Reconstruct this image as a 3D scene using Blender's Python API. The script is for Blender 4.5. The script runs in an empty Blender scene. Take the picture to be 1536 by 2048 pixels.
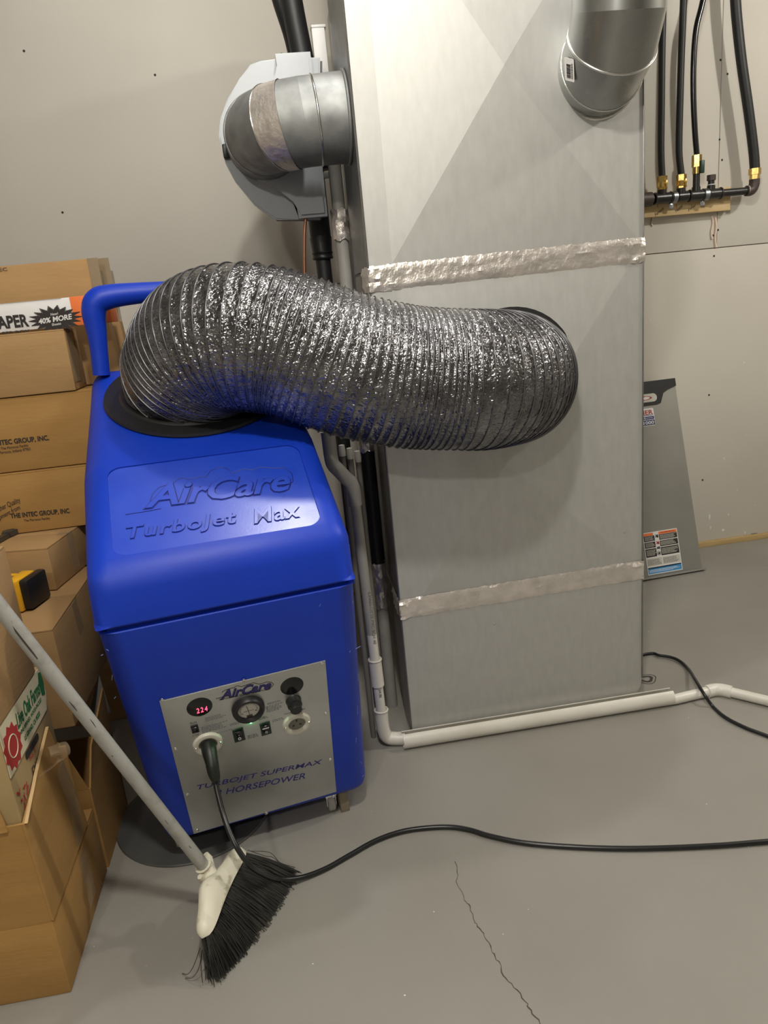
import bpy, bmesh, math, random
from mathutils import Vector, Matrix, noise
random.seed(7)
S = bpy.context.scene
PI = math.pi
# ------------------------------------------------------------------ camera
F = 1500.0
RX = Vector((0.98599792, 0.1269602, -0.10811668))
RY = Vector((-0.13858292, 0.26323792, -0.95472539))
RZ = Vector((-0.09275171, 0.95634037, 0.27714655))
RM = Matrix((RX, RY, RZ))            # world = RM @ camera vector
CAM = Vector((0.0, -2.9712466, 1.21))
cd = bpy.data.cameras.new('camera')
cam = bpy.data.objects.new('camera', cd)
S.collection.objects.link(cam)
M4 = RM.to_4x4(); M4.translation = CAM
cam.matrix_world = M4
cd.sensor_fit = 'VERTICAL'; cd.sensor_height = 36.0; cd.lens = 36.0 * F / 2048.0
cd.clip_start = 0.02
S.camera = cam
# ------------------------------------------------------------------ world, light, exposure
w = bpy.data.worlds.new('world'); S.world = w; w.use_nodes = True
w.node_tree.nodes['Background'].inputs[0].default_value = (0.9, 0.93, 1, 1)
w.node_tree.nodes['Background'].inputs[1].default_value = 0.05
S.view_settings.view_transform = 'Standard'; S.view_settings.look = 'None'
S.view_settings.gamma = 1; S.view_settings.use_curve_mapping = False
S.view_settings.exposure = 0.75

def lamp(loc, power, radius, col):
    l = bpy.data.lights.new('lamp', 'POINT'); l.energy = power; l.shadow_soft_size = radius; l.color = col
    o = bpy.data.objects.new('overhead_light', l); o.location = loc; S.collection.objects.link(o)
lamp((0.24, -1.30, 2.55), 19, 0.05, (1.0, 0.97, 0.92))     # small bulb above the duct front
lamp((0.05, -2.68, 2.50), 50, 0.06, (1.0, 0.955, 0.87))     # bulb over the photographer
lamp((2.55, -1.55, 2.50), 44, 0.06, (1.0, 0.955, 0.87))     # bulb to the right
lamp((-0.8, -4.4, 2.50), 40, 0.06, (1.0, 0.955, 0.87))      # unseen fill light added behind the camera to lift the left wall

# ------------------------------------------------------------------ projection helpers: a pixel's ray met with a real plane
def ray(px, py): return (RM @ Vector((px - 768.0, 1024.0 - py, -F))).normalized()
def atY(px, py, y): r = ray(px, py); return CAM + r * ((y - CAM.y) / r.y)
def atX(px, py, x): r = ray(px, py); return CAM + r * ((x - CAM.x) / r.x)
def atZ(px, py, z): r = ray(px, py); return CAM + r * ((z - CAM.z) / r.z)
def atP(px, py, p0, n): r = ray(px, py); return CAM + r * (n.dot(p0 - CAM) / n.dot(r))

# ------------------------------------------------------------------ materials
def mat(name, col, rough=0.5, metal=0.0, var=None, bump=None, coat=0.0, emit=None, spec=None, stretch=(1, 1, 1), rvar=0.0, alpha=None):
    m = bpy.data.materials.new(name); m.use_nodes = True
    nt = m.node_tree; N = nt.nodes; L = nt.links; b = N['Principled BSDF']
    b.inputs['Base Color'].default_value = (*col, 1); b.inputs['Roughness'].default_value = rough
    b.inputs['Metallic'].default_value = metal; b.inputs['Coat Weight'].default_value = coat
    if spec is not None: b.inputs['Specular IOR Level'].default_value = spec
    if emit: b.inputs['Emission Color'].default_value = (*emit[0], 1); b.inputs['Emission Strength'].default_value = emit[1]
    if alpha is not None: b.inputs['Alpha'].default_value = alpha
    tc = N.new('ShaderNodeTexCoord'); mp = N.new('ShaderNodeMapping'); mp.inputs['Scale'].default_value = stretch
    L.new(tc.outputs['Object'], mp.inputs[0])
    if var:      # (scale, colour2, detail, low, high)
        n = N.new('ShaderNodeTexNoise'); n.inputs['Scale'].default_value = var[0]; n.inputs['Detail'].default_value = var[2]
        L.new(mp.outputs[0], n.inputs['Vector'])
        r = N.new('ShaderNodeValToRGB'); r.color_ramp.elements[0].position = var[3]; r.color_ramp.elements[1].position = var[4]
        r.color_ramp.elements[0].color = (*col, 1); r.color_ramp.elements[1].color = (*var[1], 1)
        L.new(n.outputs[0], r.inputs[0]); L.new(r.outputs[0], b.inputs['Base Color'])
        if rvar:
            mr = N.new('ShaderNodeMapRange'); mr.inputs[3].default_value = rough - rvar; mr.inputs[4].default_value = rough + rvar
            L.new(n.outputs[0], mr.inputs[0]); L.new(mr.outputs[0], b.inputs['Roughness'])
    if bump:     # (scale, distance, kind)
        if bump[2] == 'v':
            n = N.new('ShaderNodeTexVoronoi'); n.feature = 'F1'; n.inputs['Scale'].default_value = bump[0]
            d = N.new('ShaderNodeTexNoise'); d.inputs['Scale'].default_value = bump[0] * 0.6
            ad = N.new('ShaderNodeVectorMath'); ad.operation = 'MULTIPLY_ADD'
            L.new(d.outputs['Color'], ad.inputs[0]); ad.inputs[1].default_value = (0.02,) * 3; L.new(mp.outputs[0], ad.inputs[2])
            L.new(ad.outputs[0], n.inputs['Vector'])
        else:
            n = N.new('ShaderNodeTexNoise'); n.inputs['Scale'].default_value = bump[0]; n.inputs['Detail'].default_value = 4
            L.new(mp.outputs[0], n.inputs['Vector'])
        bp = N.new('ShaderNodeBump'); bp.inputs['Strength'].default_value = 1; bp.inputs['Distance'].default_value = bump[1]
        L.new(n.outputs[0], bp.inputs['Height']); L.new(bp.outputs[0], b.inputs['Normal'])
    return m
WALL = mat('drywall', (0.60, 0.57, 0.51), 0.85, var=(1.6, (0.545, 0.515, 0.46), 3, 0.35, 0.7), bump=(160, 0.0002, 'n'))
WHITE = mat('white_smudge', (0.75, 0.73, 0.68), 0.8)
FLOOR = mat('floor_paint', (0.300, 0.288, 0.262), 0.42, var=(2.3, (0.258, 0.246, 0.220), 6, 0.35, 0.72), bump=(240, 0.00012, 'n'), rvar=0.06)
WOODT = mat('pale_wood', (0.52, 0.38, 0.18), 0.7, var=(9, (0.44, 0.31, 0.13), 4, 0.3, 0.7), stretch=(1, 6, 6))
WOODB = mat('board_wood', (0.66, 0.50, 0.28), 0.7, var=(9, (0.56, 0.40, 0.19), 4, 0.3, 0.7), stretch=(1, 8, 8))
BLUE = mat('blue_plastic', (0.004, 0.042, 0.50), 0.46, var=(5, (0.004, 0.036, 0.44), 5, 0.3, 0.75), bump=(420, 0.00015, 'n'), spec=0.4, rvar=0.05)
BLUEP = mat('blue_plastic_panel', (0.008, 0.050, 0.52), 0.31, var=(14, (0.012, 0.060, 0.54), 6, 0.35, 0.7), bump=(300, 0.0001, 'n'), spec=1.0, rvar=0.05)
SCUFF = mat('pale_scuff', (0.22, 0.28, 0.62), 0.6)
BLACKP = mat('black_plastic', (0.012, 0.012, 0.013), 0.42, bump=(120, 0.0001, 'n'))
DISC = mat('grey_black_sheet', (0.07, 0.072, 0.07), 0.45, var=(7, (0.10, 0.10, 0.095), 4, 0.4, 0.7))
RUBBER = mat('black_rubber', (0.010, 0.010, 0.011), 0.5, bump=(90, 0.0003, 'n'))
GLOSSB = mat('gloss_black', (0.006, 0.006, 0.007), 0.18)
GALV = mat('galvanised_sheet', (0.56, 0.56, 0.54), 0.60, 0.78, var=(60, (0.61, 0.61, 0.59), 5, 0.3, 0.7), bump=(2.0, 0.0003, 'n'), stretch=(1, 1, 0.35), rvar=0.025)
GALVD = mat('galvanised_sheet_shaded', (0.30, 0.30, 0.295), 0.42, 1.0, var=(30, (0.24, 0.24, 0.235), 5, 0.3, 0.7), rvar=0.05)  # darker copy of the galvanised sheet, shade painted into the duct sides and back
PIPEM = mat('dull_zinc_pipe', (0.36, 0.37, 0.365), 0.60, 0.75, var=(16, (0.24, 0.25, 0.25), 7, 0.35, 0.65), bump=(60, 0.0002, 'n'), rvar=0.1)
ELBM = mat('bright_zinc_elbow', (0.40, 0.41, 0.405), 0.28, 1.0, var=(9, (0.34, 0.35, 0.345), 4, 0.3, 0.7), rvar=0.05)
BEADM = mat('bright_seam', (0.80, 0.80, 0.78), 0.22, 1.0)
FOIL = mat('foil_tape', (0.88, 0.82, 0.77), 0.38, 0.8, bump=(55, 0.0038, 'n'), var=(18, (0.68, 0.64, 0.60), 3, 0.35, 0.7))
HOSE = mat('duct_foil_film', (0.27, 0.27, 0.285), 0.20, 0.95, bump=(95, 0.0027, 'v'), var=(22, (0.11, 0.11, 0.12), 4, 0.35, 0.7), coat=0.35)
WIRE = mat('coil_wire_cover', (0.16, 0.16, 0.17), 0.3, 0.8)
PVC = mat('white_pvc', (0.72, 0.70, 0.64), 0.35, var=(8, (0.62, 0.59, 0.52), 4, 0.4, 0.75))
PVCG = mat('grey_pvc', (0.40, 0.39, 0.36), 0.4, var=(10, (0.30, 0.29, 0.265), 5, 0.4, 0.75))  # greyer tone than the white pvc
PANEL = mat('brushed_steel', (0.58, 0.59, 0.575), 0.38, 0.85, var=(3.5, (0.36, 0.365, 0.35), 6, 0.35, 0.72), rvar=0.06)
SCREW = mat('screw_steel', (0.8, 0.8, 0.8), 0.2, 1.0)
CARD = mat('cardboard', (0.40, 0.245, 0.105), 0.85, var=(5, (0.35, 0.21, 0.085), 5, 0.3, 0.7), bump=(30, 0.0006, 'n'), stretch=(1, 1, 4))
CARDG = mat('cardboard_golden', (0.40, 0.225, 0.068), 0.85, var=(5, (0.34, 0.185, 0.052), 5, 0.3, 0.7), bump=(30, 0.0006, 'n'), stretch=(1, 1, 4))
CARDE = mat('cardboard_edge', (0.55, 0.38, 0.19), 0.9)
CARDP = mat('pale_cardboard', (0.40, 0.29, 0.14), 0.8, var=(6, (0.35, 0.25, 0.11), 4, 0.3, 0.7))
CREAM = mat('cream_print', (0.62, 0.56, 0.38), 0.7)
TAPE = mat('clear_tape', (0.50, 0.40, 0.26), 0.12, alpha=0.35, bump=(50, 0.001, 'n'))
TAPEG = mat('shiny_tape_grey', (0.28, 0.22, 0.14), 0.16, bump=(50, 0.001, 'n'))
INK = mat('black_ink', (0.025, 0.02, 0.018), 0.7)
INKB = mat('navy_ink', (0.025, 0.022, 0.17), 0.5)
INKG = mat('green_ink', (0.015, 0.13, 0.045), 0.7)
INKR = mat('red_ink', (0.38, 0.03, 0.025), 0.7)
INKGY = mat('grey_ink', (0.16, 0.16, 0.18), 0.6)
PAPERW = mat('white_print', (0.74, 0.73, 0.72), 0.5)
ORANGE = mat('orange_print', (0.85, 0.20, 0.05), 0.5)
SKYB = mat('sky_blue_print', (0.05, 0.28, 0.60), 0.5)
NAVYP = mat('navy_print', (0.03, 0.045, 0.16), 0.5)
BRASS = mat('brass', (0.72, 0.50, 0.17), 0.25, 1.0, bump=(60, 0.0004, 'n'))
IRON = mat('black_iron', (0.018, 0.017, 0.017), 0.32, bump=(90, 0.0004, 'n'))
IRONR = mat('rusty_iron', (0.055, 0.038, 0.032), 0.5, bump=(90, 0.0004, 'n'))
GREENB = mat('dark_green_plastic', (0.012, 0.045, 0.03), 0.4)
CLAMP = mat('clamp_zinc', (0.55, 0.58, 0.62), 0.35, 0.9)
COPPER = mat('copper', (0.42, 0.20, 0.12), 0.4, 0.9)
HUMID = mat('grey_white_plastic', (0.43, 0.455, 0.48), 0.42, bump=(200, 0.0001, 'n'))
HUMIDD = mat('dark_plastic_recess', (0.10, 0.10, 0.10), 0.5)
DOORM = mat('furnace_door_steel', (0.36, 0.355, 0.33), 0.40, 0.6, var=(5, (0.31, 0.305, 0.28), 5, 0.3, 0.7), rvar=0.04)
PVCD = mat('dark_grey_pipe', (0.20, 0.19, 0.17), 0.5)  # darker grey than the other pipes
HANDLEM = mat('worn_grey_paint', (0.36, 0.36, 0.33), 0.5, var=(26, (0.25, 0.245, 0.21), 6, 0.5, 0.75))
SCRATCH = mat('dark_scratch', (0.04, 0.035, 0.03), 0.7)
BROOMW = mat('dirty_white_plastic', (0.72, 0.69, 0.57), 0.5, var=(38, (0.34, 0.30, 0.20), 7, 0.56, 0.74), bump=(60, 0.0003, 'n'))
BRISTLE = mat('dark_bristle', (0.028, 0.029, 0.028), 0.45, var=(20, (0.055, 0.052, 0.045), 4, 0.45, 0.7))
CORD = mat('black_cord', (0.012, 0.013, 0.014), 0.3)
YEL = mat('tool_yellow', (0.80, 0.42, 0.02), 0.4)
GREYT = mat('grey_tool_steel', (0.12, 0.11, 0.10), 0.4, 0.7)
PLUGM = mat('plug_rubber', (0.008, 0.013, 0.010), 0.45)
LED = mat('green_led', (0.1, 1, 0.3), 0.3, emit=((0.12, 1.0, 0.30), 45))
REDD = mat('red_digits', (1, 0.1, 0.15), 0.3, emit=((1.0, 0.05, 0.12), 2.2))
DIAL = mat('dial_face', (0.55, 0.54, 0.48), 0.4)
FLANGE = mat('ivory_plastic', (0.60, 0.58, 0.50), 0.4)
SOCK = mat('socket_inside', (0.16, 0.15, 0.125), 0.35)
SWG = mat('switch_green_black', (0.010, 0.028, 0.02), 0.3)
WOODBLK = mat('grey_wood_block', (0.20, 0.17, 0.12), 0.8, bump=(40, 0.0008, 'n'), stretch=(1, 1, 6))
GREYSH = mat('grey_sheet_metal', (0.32, 0.31, 0.29), 0.5, 0.3)
FOAM = mat('pink_foam_drip', (0.72, 0.58, 0.48), 0.8)
BLOCKD = mat('crack_dark', (0.07, 0.062, 0.052), 0.9)
STAIN = mat('floor_stain', (0.045, 0.042, 0.037), 0.6)

# ------------------------------------------------------------------ object helpers
def link(name, me, m=None, parent=None, mw=None):
    o = bpy.data.objects.new(name, me); S.collection.objects.link(o)
    if m is not None and not me.materials: me.materials.append(m)
    if parent is not None: o.parent = parent
    if mw is not None: o.matrix_local = mw
    return o
def tag(o, label, cat, group=None):
    o['label'] = label; o['category'] = cat
    if group: o['group'] = group
    return o
def thing(name, label, cat, loc=(0, 0, 0), rz=0, group=None):
    o = bpy.data.objects.new(name, None); S.collection.objects.link(o); o.empty_display_size = 0.05
    o.location = loc; o.rotation_euler = (0, 0, rz)
    o['_w'] = 0; del o['_w']
    return tag(o, label, cat, group)
def struct(o): o['kind'] = 'structure'; return o
def T(o, v):             # world point in a thing's own frame
    Mi = (Matrix.Translation(o.location) @ Matrix.Rotation(o.rotation_euler.z, 4, 'Z')).inverted()
    return Mi @ Vector(v)
def frame(o, u, v):      # matrix with x=u, y=v, z=u x v at o
    u = Vector(u).normalized(); v = Vector(v); v = (v - u * v.dot(u)).normalized(); n = u.cross(v)
    return Matrix(((u.x, v.x, n.x, o[0]), (u.y, v.y, n.y, o[1]), (u.z, v.z, n.z, o[2]), (0, 0, 0, 1)))
def fin(bm, name, m, parent=None, mw=None, smooth=None):
    bmesh.ops.recalc_face_normals(bm, faces=bm.faces)
    me = bpy.data.meshes.new(name); bm.to_mesh(me); bm.free()
    if smooth is not None:
        for p in me.polygons: p.use_smooth = True
        me.set_sharp_from_angle(angle=math.radians(smooth))
    return link(name, me, m, parent, mw)
def addbox(bm, c, s, rot=None, bev=0.0, seg=2):
    r = bmesh.ops.create_cube(bm, size=1)
    vs = r['verts']
    for v in vs: v.co = Vector((v.co.x * s[0], v.co.y * s[1], v.co.z * s[2]))
    if bev > 0:
        es = list({e for v in vs for e in v.link_edges})
        rr = bmesh.ops.bevel(bm, geom=es, offset=bev, segments=seg, affect='EDGES', profile=0.5)
        vs = list({v for f in rr['faces'] for v in f.verts} | {v for v in vs if v.is_valid})
    Mx = Matrix.Translation(c) @ (rot.to_4x4() if rot is not None else Matrix.Identity(4))
    for v in vs: v.co = Mx @ v.co
    return vs
def box(name, c, s, m, parent=None, bev=0.0, rot=None, mw=None, seg=2):
    bm = bmesh.new(); addbox(bm, c, s, rot, bev, seg)
    return fin(bm, name, m, parent, mw, 35 if bev else None)
def catmull(P, n):
    P = [Vector(p) for p in P]; Q = [P[0] * 2 - P[1]] + P + [P[-1] * 2 - P[-2]]; out = []
    for i in range(1, len(Q) - 2):
        for k in range(n):
            t = k / n; a, b, c, d = Q[i - 1], Q[i], Q[i + 1], Q[i + 2]
            out.append(0.5 * ((2 * b) + (c - a) * t + (2 * a - 5 * b + 4 * c - d) * t * t + (3 * b - a - 3 * c + d) * t ** 3))
    out.append(P[-1]); return out
def resample(P, n):
    L = [0.0]
    for i in range(1, len(P)): L.append(L[-1] + (P[i] - P[i - 1]).length)
    out = []; j = 0
    for k in range(n):
        d = L[-1] * k / (n - 1)
        while j < len(L) - 2 and L[j + 1] < d: j += 1
        t = (d - L[j]) / max(1e-9, L[j + 1] - L[j]); out.append(P[j].lerp(P[j + 1], min(1, t)))
    return out, L[-1]
def frames(P):
    out = []; n = len(P)
    t0 = (P[1] - P[0]).normalized(); up = Vector((0, 0, 1)) if abs(t0.z) < 0.9 else Vector((0, 1, 0))
    a = (up - t0 * up.dot(t0)).normalized()
    for i in range(n):
        t = (P[min(i + 1, n - 1)] - P[max(i - 1, 0)]).normalized()
        a = (a - t * a.dot(t)).normalized(); out.append((t, a, t.cross(a)))
    return out
def addtube(bm, P, r, seg=12, cap=True):
    P = [Vector(p) for p in P]; fr = frames(P); rings = []
    for i, p in enumerate(P):
        ri = r[i] if isinstance(r, (list, tuple)) else r
        t, a, b = fr[i]
        rings.append([bm.verts.new(p + (a * math.cos(2 * PI * k / seg) + b * math.sin(2 * PI * k / seg)) * ri) for k in range(seg)])
    for i in range(len(P) - 1):
        for k in range(seg):
            bm.faces.new((rings[i][k], rings[i][(k + 1) % seg], rings[i + 1][(k + 1) % seg], rings[i + 1][k]))
    if cap: bm.faces.new(rings[0][::-1]); bm.faces.new(rings[-1])
    return rings
def tube(name, P, r, m, parent=None, seg=12, cap=True, smooth=50, mw=None):
    bm = bmesh.new(); addtube(bm, P, r, seg, cap); return fin(bm, name, m, parent, mw, smooth)
def lathe(name, prof, m, parent=None, mw=None, seg=32, smooth=35):      # prof: (radius, height) along local z
    bm = bmesh.new(); rings = []
    for (r, h) in prof:
        if r < 1e-6: rings.append([bm.verts.new((0, 0, h))])
        else: rings.append([bm.verts.new((r * math.cos(2 * PI * k / seg), r * math.sin(2 * PI * k / seg), h)) for k in range(seg)])
    for i in range(len(rings) - 1):
        A, B = rings[i], rings[i + 1]
        for k in range(seg):
            k2 = (k + 1) % seg
            if len(A) == 1 and len(B) > 1: bm.faces.new((A[0], B[k], B[k2]))
            elif len(B) == 1 and len(A) > 1: bm.faces.new((A[k], A[k2], B[0]))
            elif len(A) > 1: bm.faces.new((A[k], A[k2], B[k2], B[k]))
    return fin(bm, name, m, parent, mw, smooth)
def prism(name, pts, h, m, parent=None, mw=None, bev=0.0, smooth=35):   # 2D outline extruded from z=0 to z=h
    bm = bmesh.new()
    a = [bm.verts.new((x, y, 0)) for x, y in pts]; b = [bm.verts.new((x, y, h)) for x, y in pts]; n = len(pts)
    bm.faces.new(a[::-1]); top = bm.faces.new(b)
    for i in range(n): bm.faces.new((a[i], a[(i + 1) % n], b[(i + 1) % n], b[i]))
    if bev: bmesh.ops.bevel(bm, geom=list(top.edges), offset=bev, segments=2, affect='EDGES')
    return fin(bm, name, m, parent, mw, smooth if (smooth and n > 6) or bev else None)
def rrect(w, h, r, n=6, cx=0, cy=0):
    P = []
    for (sx, sy, a0) in ((1, 1, 0), (-1, 1, 90), (-1, -1, 180), (1, -1, 270)):
        for k in range(n + 1):
            a = math.radians(a0 + 90 * k / n); P.append((cx + sx * (w / 2 - r) + r * math.cos(a), cy + sy * (h / 2 - r) + r * math.sin(a)))
    return P
def circ(r, n=32, cx=0, cy=0, ry=None): return [(cx + r * math.cos(2 * PI * k / n), cy + (ry or r) * math.sin(2 * PI * k / n)) for k in range(n)]
def text(name, s, W, H, m, parent, mw, ext=0.0003, shear=0.0, off=0.0, bevel=0.0, sp=1.0, origin='c'):
    c = bpy.data.curves.new(name, 'FONT'); c.body = s; c.size = 1; c.extrude = 0; c.shear = shear; c.offset = off
    c.space_character = sp; c.align_x = 'CENTER'; c.resolution_u = 3; c.extrude = 0.1
    if bevel: c.bevel_depth = bevel
    o = bpy.data.objects.new('tmp', c); S.collection.objects.link(o)
    ref = None
    if origin == 'outline':
        c.offset = 0; m0 = bpy.data.meshes.new_from_object(o.evaluated_get(bpy.context.evaluated_depsgraph_get())); ref = [v.co.copy() for v in m0.vertices]; bpy.data.meshes.remove(m0); c.offset = off; o.update_tag()
    dg = bpy.context.evaluated_depsgraph_get(); me = bpy.data.meshes.new_from_object(o.evaluated_get(dg))
    bpy.data.objects.remove(o); bpy.data.curves.remove(c)
    xs = [v.x for v in ref] if ref else [v.co.x for v in me.vertices]; ys = [v.y for v in ref] if ref else [v.co.y for v in me.vertices]; zs = [v.co.z for v in me.vertices]
    sx = W / (max(xs) - min(xs)); sy = sx if H is None else H / (max(ys) - min(ys))
    cx, cy = (max(xs) + min(xs)) / 2, (max(ys) + min(ys)) / 2; zr = max(zs) - min(zs)
    for v in me.vertices:
        v.co = Vector(((v.co.x - cx) * sx, (v.co.y - cy) * sy, (v.co.z - min(zs)) / zr * ext))
    me.materials.clear(); me.name = name
    return link(name, me, m, parent, mw)
def off(mw, u, v, n=0.0, rot=0.0): return mw @ Matrix.Translation((u, v, n)) @ Matrix.Rotation(rot, 4, 'Z')
def ribbon(name, P, wd, m, parent, n=(0, 0, 1), th=0.0004):            # thin flat strip along points
    bm = bmesh.new(); n = Vector(n); P = [Vector(p) for p in P]; vs = []
    for i, p in enumerate(P):
        t = (P[min(i + 1, len(P) - 1)] - P[max(i - 1, 0)]).normalized(); s = t.cross(n).normalized()
        wi = (wd[i] if isinstance(wd, list) else wd) / 2
        vs.append((bm.verts.new(p + s * wi), bm.verts.new(p - s * wi), bm.verts.new(p + s * wi + n * th), bm.verts.new(p - s * wi + n * th)))
    for i in range(len(P) - 1):
        a, b = vs[i], vs[i + 1]
        bm.faces.new((a[2], b[2], b[3], a[3])); bm.faces.new((a[0], a[2], b[2], b[0])); bm.faces.new((a[1], b[1], b[3], a[3]))
    return fin(bm, name, m, parent)
def scribble(name, w, h, rows, m, parent, mw, seed=1, fill=0.8):         # rows of tiny illegible print
    rnd = random.Random(seed); bm = bmesh.new(); dy = h / rows
    for r in range(rows):
        x = -w / 2; y = h / 2 - dy * (r + 0.5); end = w / 2 * rnd.uniform(0.5, 1)
        while x < end:
            l = rnd.uniform(0.3, 1.1) * dy * 1.4
            addbox(bm, (x + l / 2, y, 0.0002), (l, dy * 0.5, 0.0004)); x += l + dy * 0.35
    return fin(bm, name, m, parent, mw)

# ================================================================== THE ROOM
XL, XR, YB, ZC = -2.4, 3.4, -6.2, 2.75
b = bmesh.new(); addbox(b, ((XL + XR) / 2, (YB) / 2, -0.05), (XR - XL, -YB + 0.3, 0.1))
floor = struct(fin(b, 'floor', FLOOR))
cr = [(910, 1722), (918, 1750), (912, 1765), (930, 1800), (940, 1812), (950, 1845), (962, 1862), (975, 1880), (984, 1905), (998, 1925), (1008, 1950), (1030, 1975), (1050, 2003), (1062, 2020), (1080, 2048), (1100, 2090)]
pts = []
for i in range(len(cr) - 1):
    for k in range(4):
        t = k / 4; p = atZ(cr[i][0] * (1 - t) + cr[i + 1][0] * t, cr[i][1] * (1 - t) + cr[i + 1][1] * t, 0.0)
        pts.append(p + Vector((random.uniform(-.0025, .0025), random.uniform(-.002, .002), 0.0002)))
ribbon('crack', pts, [random.uniform(.0008, .0026) for _ in pts], BLOCKD, floor)
sc = atZ(1292, 1358, 0)
bm = bmesh.new()
for (r0, r1, n) in ((.011, .020, 26), (.026, .029, 26)):
    for k in range(n):
        a0, a1 = 2 * PI * k / n, 2 * PI * (k + 1) / n
        j0 = 1 + .12 * math.sin(3 * a0); j1 = 1 + .12 * math.sin(3 * a1)
        q = [Vector((math.cos(a) * r * j * 1.15, math.sin(a) * r * j, 0.0003)) + sc for a, r, j in ((a0, r0, j0), (a0, r1, j0), (a1, r1, j1), (a1, r0, j1))]
        bm.faces.new([bm.verts.new(x) for x in q])
fin(bm, 'ring_stain', STAIN, floor)
bm = bmesh.new()
for k in range(60):
    p = Vector((random.uniform(-.6, 2.0), random.uniform(-2.2, -.3), 0.0003)); r = random.uniform(.0008, .0022)
    bm.faces.new([bm.verts.new(p + Vector((math.cos(a) * r, math.sin(a) * r * .8, 0))) for a in [i * PI / 3 for i in range(6)]])
o = fin(bm, 'paint_speck', WHITE, floor); o['kind'] = 'stuff'

# back wall: four drywall sheets with recessed joints, raised off the floor
wall = thing('wall_back', '', ''); del wall['label']; del wall['category']; struct(wall)
ZS = 1.266; XS = atY(1440, 250, 0).x; G = 0.0015
def sheet(x0, x1, z0, z1): box('drywall_sheet', ((x0 + x1) / 2, 0.006, (z0 + z1) / 2), (x1 - x0, 0.012, z1 - z0), WALL, wall, bev=0.0012)
sheet(XS - 3.66 + G, XS - G, ZS + G, ZC); sheet(XS + G, XR, ZS + G, ZC); sheet(XL, XS - 3.66 - G, ZS + G, ZC)
sheet(XL, XS + .6 - G, 0.022, ZS - G); sheet(XS + .6 + G, XR, 0.022, ZS - G)
box('wall_studs_backing', ((XL + XR) / 2, 0.05, ZC / 2), (XR - XL, 0.07, ZC), WOODT, wall)
bm = bmesh.new()
for (px, py) in ((48, 102), (310, 150), (125, 425), (563, 108), (1441, 120), (1455, 148), (1439, 279), (1444, 320), (1436, 460), (1426, 471), (1428, 512), (1418, 790), (1405, 960), (1455, 1080), (30, 760), (980, 700)):
    q = atY(px, py, 0); 
    r0 = [bm.verts.new((q.x + .0042 * math.cos(a), -.0004, q.z + .0042 * math.sin(a))) for a in [i * PI / 6 for i in range(12)]]
    r1 = [bm.verts.new((q.x + .0028 * math.cos(a), -.0001, q.z + .0028 * math.sin(a))) for a in [i * PI / 6 for i in range(12)]]
    for k in range(12): bm.faces.new((r0[k], r0[(k + 1) % 12], r1[(k + 1) % 12], r1[k]))
    bm.faces.new(r1)
fin(bm, 'drywall_screw', INK, wall)
bm = bmesh.new()
for (px, py, a, c) in ((1419, 1034, .014, .004), (1446, 1060, .006, .006), (1421, 1055, .008, .003), (1457, 1029, .004, .004), (1490, 1065, .007, .003), (1448, 917, .005, .003), (1300, 640, .003, .003), (1488, 725, .003, .004), (1475, 980, .004, .002), (1510, 1010, .002, .002), (1330, 600, .003, .002), (1492, 870, .002, .003)):
    q = atY(px, py, 0); rr = random.uniform(0, 1)
    bm.faces.new([bm.verts.new((q.x + c * math.cos(t) * (1 + .2 * math.sin(3 * t)), -.0006, q.z + a * math.sin(t))) for t in [i * PI / 6 for i in range(12)]])
fin(bm, 'putty_smudge', WHITE, wall)
q = atY(1508, 1067, 0); box('pencil_mark', (q.x, -.0004, q.z), (.03, .0006, .003), INKGY, wall)
trim = box('trim_1', ((XL + XR) / 2, -0.001, 0.011), (XR - XL, 0.03, 0.022), WOODT, None, bev=.001); struct(trim)
# foam drips under the gas board
for (x0, y0, x1, y1, r) in ((1424, 432, 1424, 478, .004), (1430, 434, 1432, 495, .0045), (1302, 432, 1305, 452, .003)):
    a = atY(x0, y0, -.003); c = atY(x1, y1, -.003)
    tube('foam_drip', catmull([a, a.lerp(c, .3) + Vector((.004, 0, 0)), a.lerp(c, .7) - Vector((.003, 0, 0)), c], 4), r, FOAM, wall, 8)
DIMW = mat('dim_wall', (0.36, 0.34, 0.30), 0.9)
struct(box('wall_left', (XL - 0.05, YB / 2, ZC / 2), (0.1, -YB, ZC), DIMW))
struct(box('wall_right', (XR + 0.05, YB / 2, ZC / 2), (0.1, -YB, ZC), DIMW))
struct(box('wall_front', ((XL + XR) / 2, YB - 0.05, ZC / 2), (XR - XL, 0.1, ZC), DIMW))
CEIL = mat('ceiling_paint', (0.26, 0.24, 0.21), 0.9)
struct(box('ceiling', ((XL + XR) / 2, YB / 2, ZC + 0.05), (XR - XL, -YB + .2, 0.1), CEIL))

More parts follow.
